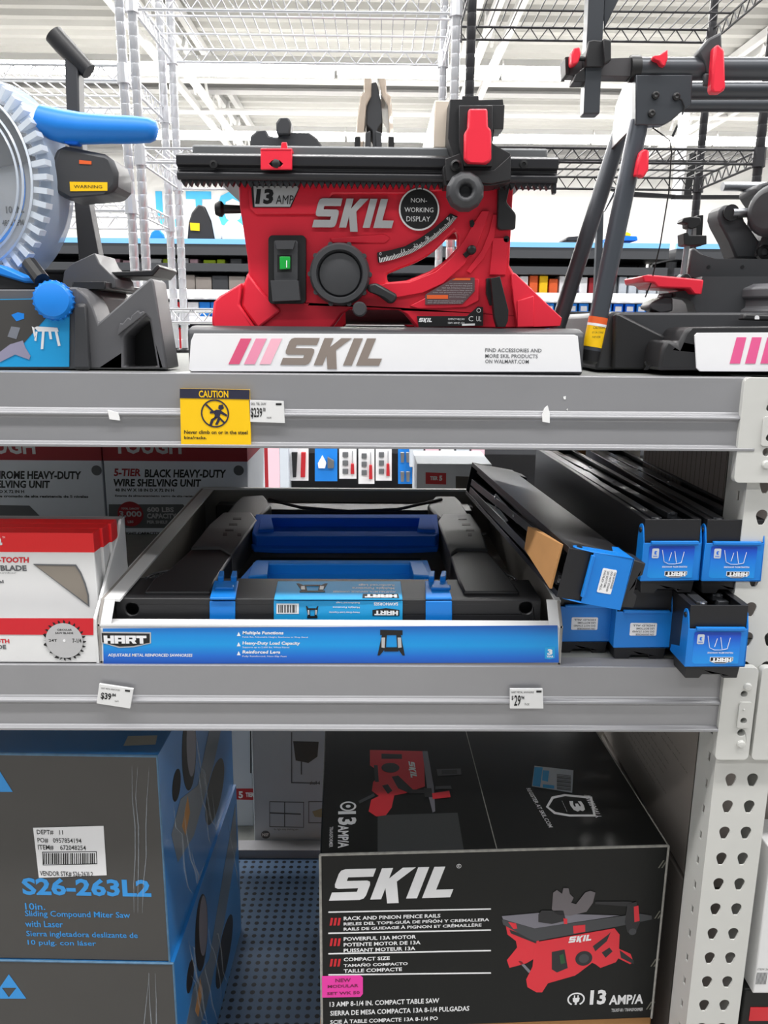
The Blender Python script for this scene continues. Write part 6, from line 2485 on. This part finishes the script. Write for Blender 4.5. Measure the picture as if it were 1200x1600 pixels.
skil_logo(a, fS, p0[0], p0[1], p1[0] - p0[0], p1[1] - p0[1], .0008, .0011, 4)
obj('printed_picture', a, ['saw_red_print', 'print_dark', 'print_grey', 'print_light', 'white_ink'], b, smooth=0)
a = MB()
def tS(s_, u0, v0, u1, v1, bold=.03):
    p0, p1 = fS.px(u0, v0), fS.px(u1, v1)
    a.text(s_, fS, p0[0], p0[1], p1[0] - p0[0], p1[1] - p0[1], .0004, bold=bold)
tS('13', 528, 1268, 557, 1289, .04)
tS('AMP/A', 528, 1290, 545, 1325, .03)
tS('TRANSFORMER', 515, 1292, 520, 1324, .01)
c = fT.px(544, 1260)
a.disc(fT, c[0], c[1], .0165, .0002, .0005, 28, 0, .0125)
a.disc(fT, c[0], c[1], .005, .0002, .0005, 12)
# shield with "3 year", lying sideways like the photo
P = [(853, 1261), (862, 1245), (882, 1241), (925, 1245), (931, 1276), (890, 1276), (866, 1272)]
P2 = [(857, 1261), (865, 1248), (883, 1244), (922, 1248), (927, 1273), (890, 1273), (868, 1269)]
a.pprism([P, P2], fT, .0002, .0005)
tS('3', 888, 1252, 917, 1268, .05)
tS('YEAR', 877, 1250, 887, 1270, .03)
tS('WARRANTY', 922, 1242, 931, 1278, .02)
for i, ch in enumerate(('REGISTER AT SKIL.COM',)):
    p0 = fS.px(822, 1232)
    p1 = fS.px(842, 1294)
    f7 = Frame(fS.p(p0[0], p0[1]), fS.A + fS.B * .10, fS.B - fS.A * .10)
    a.text(ch, f7, 0, 0, abs(p1[0] - p0[0]), .009, .0004, bold=.02)
obj('top_lettering', a, 'white_ink', b, smooth=0)
a = MB()
c0, c1 = fT.px(733, 1150), fT.px(775, 1322)
a.tube([fT.p(c1[0], 0.004, 0), fT.p(c0[0], c0[1] + .2, 0)], .0011, 6)
obj('flap_seam', a, 'box_edge', b)
a = MB()
a.pprism([(835, 1197), (896, 1204), (894, 1239), (831, 1229)], fT, .0004, .0008)
ps = obj('shipping_label', a, 'carton_pale', b, smooth=0)
a = MB()
a.pprism([(835, 1199), (848, 1200), (844, 1230), (832, 1228)], fT, .0009, .0011)
a.pprism([(848, 1204), (858, 1205), (856, 1222), (847, 1220)], fT, .0009, .0011)
a.pprism([(848, 1226), (866, 1228), (866, 1233), (848, 1231)], fT, .0009, .0011)
obj('blue_print', a, 'sky_blue', b, smooth=0)
a = MB()
for i in range(12):
    v = 1210 + i * 2
    a.pprism([(870, v), (892, v + 2.5), (892, v + 3.5 + (i % 3) * .3), (870, v + 1 + (i % 3) * .3)], fT, .0009, .0011)
obj('barcode', a, 'ink_grey', b, smooth=0)
# pink sticker
a = MB()
a.pprism([(501, 1525), (563, 1524), (567, 1527), (567, 1552), (563, 1557), (502, 1558)], fF, .0004, .0012)
pk = obj('pink_sticker', a, 'pink', b, 0.0, 0)
a = MB()
for s_, u0, u1, v in (('NEW', 524, 548, 1534), ('MODULAR', 512, 560, 1543), ('SET WK 50', 511, 562, 1554)):
    p0, p1 = fF.px(u0, v), fF.px(u1, v - 6.5)
    a.text(s_, fF, p0[0], p0[1], p1[0] - p0[0], p1[1] - p0[1], .0016, bold=.02)
obj('sticker_lettering', a, 'pink_dark', b, smooth=0)
# carton below it
O2 = Vector((O.x - .004, YK + .004, Z3))
carton('support_box', O2, YAW, wbox + .006, O.z - Z3 - .001, .6, 'kraft', 'carton under the black table saw box on the bottom deck', 'box')

# ---- boxed miter saws, left
YD = 0.075
tr_ = U(246, 1181, YD)
zmid = U(250, 1503, YD).z
yaw = radians(-1.4)
W_ = .62
SIDE = print_gradient('x', (0, 0, 0), (0, 0, 0), 0, 1)


def delta_box(O, h, label, upper):
    t, b, fF, fT, fR = carton('miter_saw_box', O, yaw, W_, h, .60, 'box_grey_print', label, 'boxed miter saw', 'grey and blue boxed miter saws')
    a = MB()
    d_ = .60
    a.prism([[(.0, .0), (d_, .0), (d_, h), (.0, h)]], fR, -.0002, .0006)
    a.prism([[(0, 0), (W_, 0), (W_, d_), (0, d_)]], fT, -.0002, .0005)
    bp = obj('blue_panel', a, 'box_blue', b, smooth=0)
    a = MB()
    def ell(c0, c1, r0, r1, n0, m, k=28):
        a.prism([[(c0 + r0 * cos(2 * pi * i / k), c1 + r1 * sin(2 * pi * i / k)) for i in range(k)]], fR, n0, n0 + .0004, m)
    ell(.20, h * .76, .055, .085, .0007, 0)
    ell(.215, h * .77, .035, .07, .0011, 1)
    ell(.10, h * .72, .03, .03, .0007, 0)
    a.prism([[(.05, h * .55), (.12, h * .62), (.25, h * .50), (.42, h * .72), (.58, h * .9), (.58, h * .62), (.40, h * .42), (.2, h * .30), (.08, h * .36)]], fR, .0009, .0013, 2)
    a.prism([[(.12, h * .48), (.17, h * .56), (.18, h * .46), (.14, h * .40)]], fR, .0013, .0016, 3)
    ell(.40, h * .25, .10, .06, .0007, 0)
    obj('printed_picture', a, ['ink', 'print_light', mat('film_grey', (92, 104, 116), .3, coat=.5), 'kraft'], bp, smooth=0)
    a = MB()
    p = fF.px
    if upper:
        for P in ([(0, 1205), (20, 1237), (-22, 1237)],):
            a.prism([fF.pl(P)], fF, .0003, .0007)
        p0, p1 = p(36, 1398), p(235, 1374)
        a.text('S26-263L2', fF, p0[0], p0[1], p1[0] - p0[0], p1[1] - p0[1], .0005, bold=.035)
        for s_, u0, u1, v, hh in (('10in.', 40, 70, 1421, 10), ('Sliding Compound Miter Saw', 40, 203, 1434, 9), ('with Laser', 40, 98, 1448, 9), ('Sierra ingletadora deslizante de', 42, 215, 1465, 8), ('10 pulg. con láser', 44, 150, 1478, 8)):
            p0, p1 = p(u0, v), p(u1, v - hh)
            a.text(s_, fF, p0[0], p0[1], p1[0] - p0[0], p1[1] - p0[1], .0005, bold=.01)
    else:
        a.prism([fF.pl([(14, 1522), (41, 1560), (-12, 1560)]), fF.pl([(3, 1543), (26, 1543), (14, 1558)])], fF, .0003, .0007)
    obj('blue_print', a, 'delta_blue', b, smooth=0)
    if upper:
        a = MB()
        a.prism([fF.pl([(52, 1293), (162, 1290), (167, 1367), (61, 1371)])], fF, .0005, .001)
        lb = obj('shipping_label', a, 'white_ink', b, smooth=0)
        f1 = fF.off(.001)
        a = MB()
        for s_, u0, u1, v in (('DEPT#   11', 58, 98, 1304), ('PO#   0957854194', 59, 127, 1317), ('ITEM#    672048254', 60, 134, 1328), ('VENDOR STK# S26-263L2', 63, 145, 1369)):
            p0, p1 = f1.px(u0, v), f1.px(u1, v - 7)
            a.text(s_, f1, p0[0], p0[1], p1[0] - p0[0], p1[1] - p0[1], .0004, bold=.01)
        rb = random.Random(5)
        u = 68
        while u < 148:
            w = rb.uniform(.8, 2.4)
            a.prism([f1.pl([(u, 1333), (u + w, 1333), (u + w, 1350), (u, 1350)])], f1, .0001, .0004)
            u += w + rb.uniform(.8, 1.8)
        P = [(66, 1331), (151, 1330), (152, 1350), (67, 1352)]
        P2 = [(67, 1332), (150, 1331), (151, 1349), (68, 1351)]
        a.prism([f1.pl(P), f1.pl(P2)], f1, .0001, .0004)
        obj('lettering', a, 'ink', b, smooth=0)
        a = MB()
        a.pprism([(200, 1151), (246, 1150), (243, 1164), (193, 1166)], fT, .0007, .0012)
        obj('top_label', a, mat('label_tan', (170, 165, 155), .6), b, smooth=0)
    a = MB()
    a.tube([fF.p(0, h - .001, -.0005), fF.p(W_, h - .001, -.0005)], .0024, 6)
    a.tube([fF.p(W_ - .001, 0, -.0005), fF.p(W_ - .001, h, -.0005)], .002, 6)
    obj('box_edge', a, mat('edge_blue', (72, 110, 140), .5, noise=.5, scale=60), b)
    # clear wrapping film wrinkled along the side
    a = MB()
    rw = random.Random(11 if upper else 12)
    for i in range(7):
        y0 = rw.uniform(.03, .5)
        z0 = rw.uniform(.1, h - .02)
        pts = []
        for k in range(6):
            pts.append(fR.p(min(.59, y0 + k * .02 + rw.uniform(-.01, .01)), max(.01, z0 - k * h * .13 + rw.uniform(-.02, .02)), .002))
        a.tube(pts, [.0003, .0012, .0022, .002, .0012, .0003], 5)
    for i in range(3):
        x0 = W_ - rw.uniform(.005, .05)
        pts = [fF.p(x0 - k * .006 + rw.uniform(-.003, .003) + (.006 * k if i else 0) * .5, h * (.95 - k * .14), .0012) for k in range(6)]
        a.tube(pts, [.0002, .0006, .0011, .0009, .0006, .0002], 5)
    obj('film_wrinkle', a, mat('film', (200, 210, 220), .1, alpha=.22), b)


A_ = Vector((cos(yaw), sin(yaw), 0))
O = tr_ - A_ * W_
O.z = zmid
delta_box(O, tr_.z - zmid, 'grey and blue miter saw box with a white shipping label, upper of the two', True)
delta_box(Vector((O.x + .001, O.y - .002, Z3)) + A_ * .006, zmid - Z3 - .001, 'grey and blue miter saw box at the bottom of the two, partly cut off', False)

# ---- white cartons standing behind the perforated deck
YW = 1.035
zbx = Z3 - .03


def white_carton(u0, u1, top, label, kind):
    x0, x1 = U(u0, 1320, YW).x, U(u1, 1320, YW).x
    y0 = YW if kind == 'near' else YW + .14
    t = thing('white_carton', label, 'carton', ((x0 + x1) / 2, y0 + .2, zbx), 'white cartons behind the perforated deck')
    f = FY(y0)
    z0 = zbx
    a = MB()
    a.box((x0, y0, z0), (x1, y0 + .3, U(450, top, y0).z))
    b = obj('carton', a, 'carton_pale', t, .003)
    a = MB()
    if kind == 'near':
        a.prism([f.pl([(421, 1252), (475, 1253), (475, 1293), (421, 1292)]), f.pl([(422, 1253), (474, 1254), (474, 1292), (422, 1291)])], f, .0003, .0007)
        a.pprism([(421, 1269), (470, 1271), (470, 1273), (421, 1271)], f, .0003, .0007)
        a.pprism([(444, 1253), (445.5, 1253), (445.5, 1292), (444, 1292)], f, .0003, .0007)
        a.prism([f.pl([(482, 1252), (520, 1252), (520, 1286), (482, 1286)]), f.pl([(483, 1253), (519, 1253), (519, 1285), (483, 1285)])], f, .0003, .0007)
        a.pprism([(455, 1144), (456.5, 1144), (456.5, 1223), (455, 1223)], f, .0003, .0007)
        a.pprism([(455, 1222), (500, 1223), (500, 1224.5), (455, 1223.5)], f, .0003, .0007)
        a.pprism([(470, 1190), (472, 1190), (472, 1210), (470, 1210)], f, .0003, .0007)
        c = f.px(415, 1304)
        a.disc(f, c[0], c[1], f.px(422, 1304)[0] - c[0], .0003, .0007, 24)
        a.ptext('shelf 4', f, 484, 1220, 500, 1226, .0004, bold=.02)
        a.ptext('for light duty shelving use', f, 428, 1294, 466, 1298, .0004)
        obj('line_drawing', a, 'ink_grey', b, smooth=0)
        a = MB()
        a.pprism([(458, 1158), (498, 1159), (496, 1182), (482, 1192), (462, 1188)], f, .0003, .0007)
        a.pprism([(488, 1268), (506, 1262), (520, 1270), (512, 1278), (492, 1276)], f, .0003, .0007, 1)
        obj('printed_basket', a, [mat('print_brown', (86, 84, 80), .6), mat('print_tan', (176, 164, 130), .6)], b, smooth=0)
        a = MB()
        a.ptext('NSF', f, 410, 1301.5, 420, 1306.5, .0012, bold=.04)
        obj('lettering', a, 'white_ink', b, smooth=0)
    else:
        a.pprism([(360, 1140), (362, 1140), (362, 1216), (360, 1216)], f, .0003, .0007)
        a.pprism([(391, 1140), (393, 1140), (393, 1208), (391, 1208)], f, .0003, .0007)
        obj('line_drawing', a, 'ink', b, smooth=0)
        a = MB()
        a.pprism([(367, 1232), (398, 1232), (398, 1250), (367, 1249)], f, .0003, .0007)
        obj('red_label', a, 'deep_red', b, smooth=0)
        a = MB()
        a.ptext('5', f, 373, 1236, 380, 1247, .0012, bold=.04)
        a.ptext('TIER', f, 384, 1238, 397, 1245, .0012, bold=.04)
        obj('lettering', a, 'white_ink', b, smooth=0)


white_carton(398, 560, 1060, 'white carton with line drawings behind the perforated deck', 'near')
white_carton(318, 386, 1060, 'white carton with a small red label behind the perforated deck', 'far')

# ---- stacked cartons by the upright
zs1 = U(1048, 1340, .22).z
for k, (z0, z1, lb) in enumerate(((Z3, zs1 - .012, 'lower brown-grey carton in the gap between the black box and the upright'), (zs1, 1.08, 'upper brown-grey carton with fine print in the gap between the black box and the upright'))):
    t = thing('stacked_carton', lb, 'carton', (.85, .44, z0), 'cartons in the next bay')
    a = MB()
    a.box((.612, .13, z0), (1.1, .75, z1))
    b = obj('carton', a, 'carton_grey', t, .003)
    f = Frame((.612, .75, z0), (0, -1, 0), (0, 0, 1))
    a = MB()
    rt = random.Random(k)
    H_ = z1 - z0
    for i in range(16 if k else 5):
        a.text('keep dry  this side up  handle with care', f, .20 + rt.uniform(0, .03), H_ * .9 - i * .017, rt.uniform(.14, .36), .006, .0004)
    obj('lettering', a, mat('print_faint', (96, 90, 86), .8), b, smooth=0)
    if k:
        a = MB()
        a.prism([[(.02, H_ * .35), (.10, H_ * .35), (.10, H_ * .52), (.02, H_ * .52)]], f, .0003, .0007)
        obj('red_label', a, 'crimson', b, smooth=0)
    if not k:
        pass
a = MB()
a.box((.66, .05, Z3 - .03), (1.5, 1.0, Z3))
tag(obj('shelf_deck', a, 'deck_grey', smooth=0), 'bottom deck of the next bay under the brown-grey cartons', 'shelf deck')
# ---- white box at the right edge, bottom
f = FY(.02)
x0 = U(1170, 1520, .02).x + .012
z0, z1 = U(1185, 1552, .02).z, U(1195, 1330, .02).z
t = thing('white_box', 'white box with a barcode standing beside the front upright', 'box', (x0 + .15, .07, z0))
a = MB()
a.box((x0, .02, z0), (x0 + .3, .115, z1))
b = obj('carton', a, 'card_white', t, .002)
a = MB()
xm = x0 + .012
for i in range(9):
    a.prism([[(x0 + .003 + i * .0022, z0 + .02), (x0 + .004 + i * .0022, z0 + .02), (x0 + .004 + i * .0022, z0 + .045), (x0 + .003 + i * .0022, z0 + .045)]], f, .0002, .0005)
a.text('ITEM 26', f, x0 + .003, z0 + .05, .02, .004, .0004)
obj('lettering', a, 'ink_grey', b, smooth=0)
a = MB()
a.box((x0 - .01, .03, Z3), (x0 + .4, .112, z0 - .001))
t2 = tag(obj('dark_box', a, 'box_black', None, .003), 'black box with a red stripe under the white barcode box', 'box')
a = MB()
a.box((x0 + .005, .0292, z0 - .07), (x0 + .25, .0298, z0 - .04))
obj('red_stripe', a, 'red_print', t2, smooth=0)
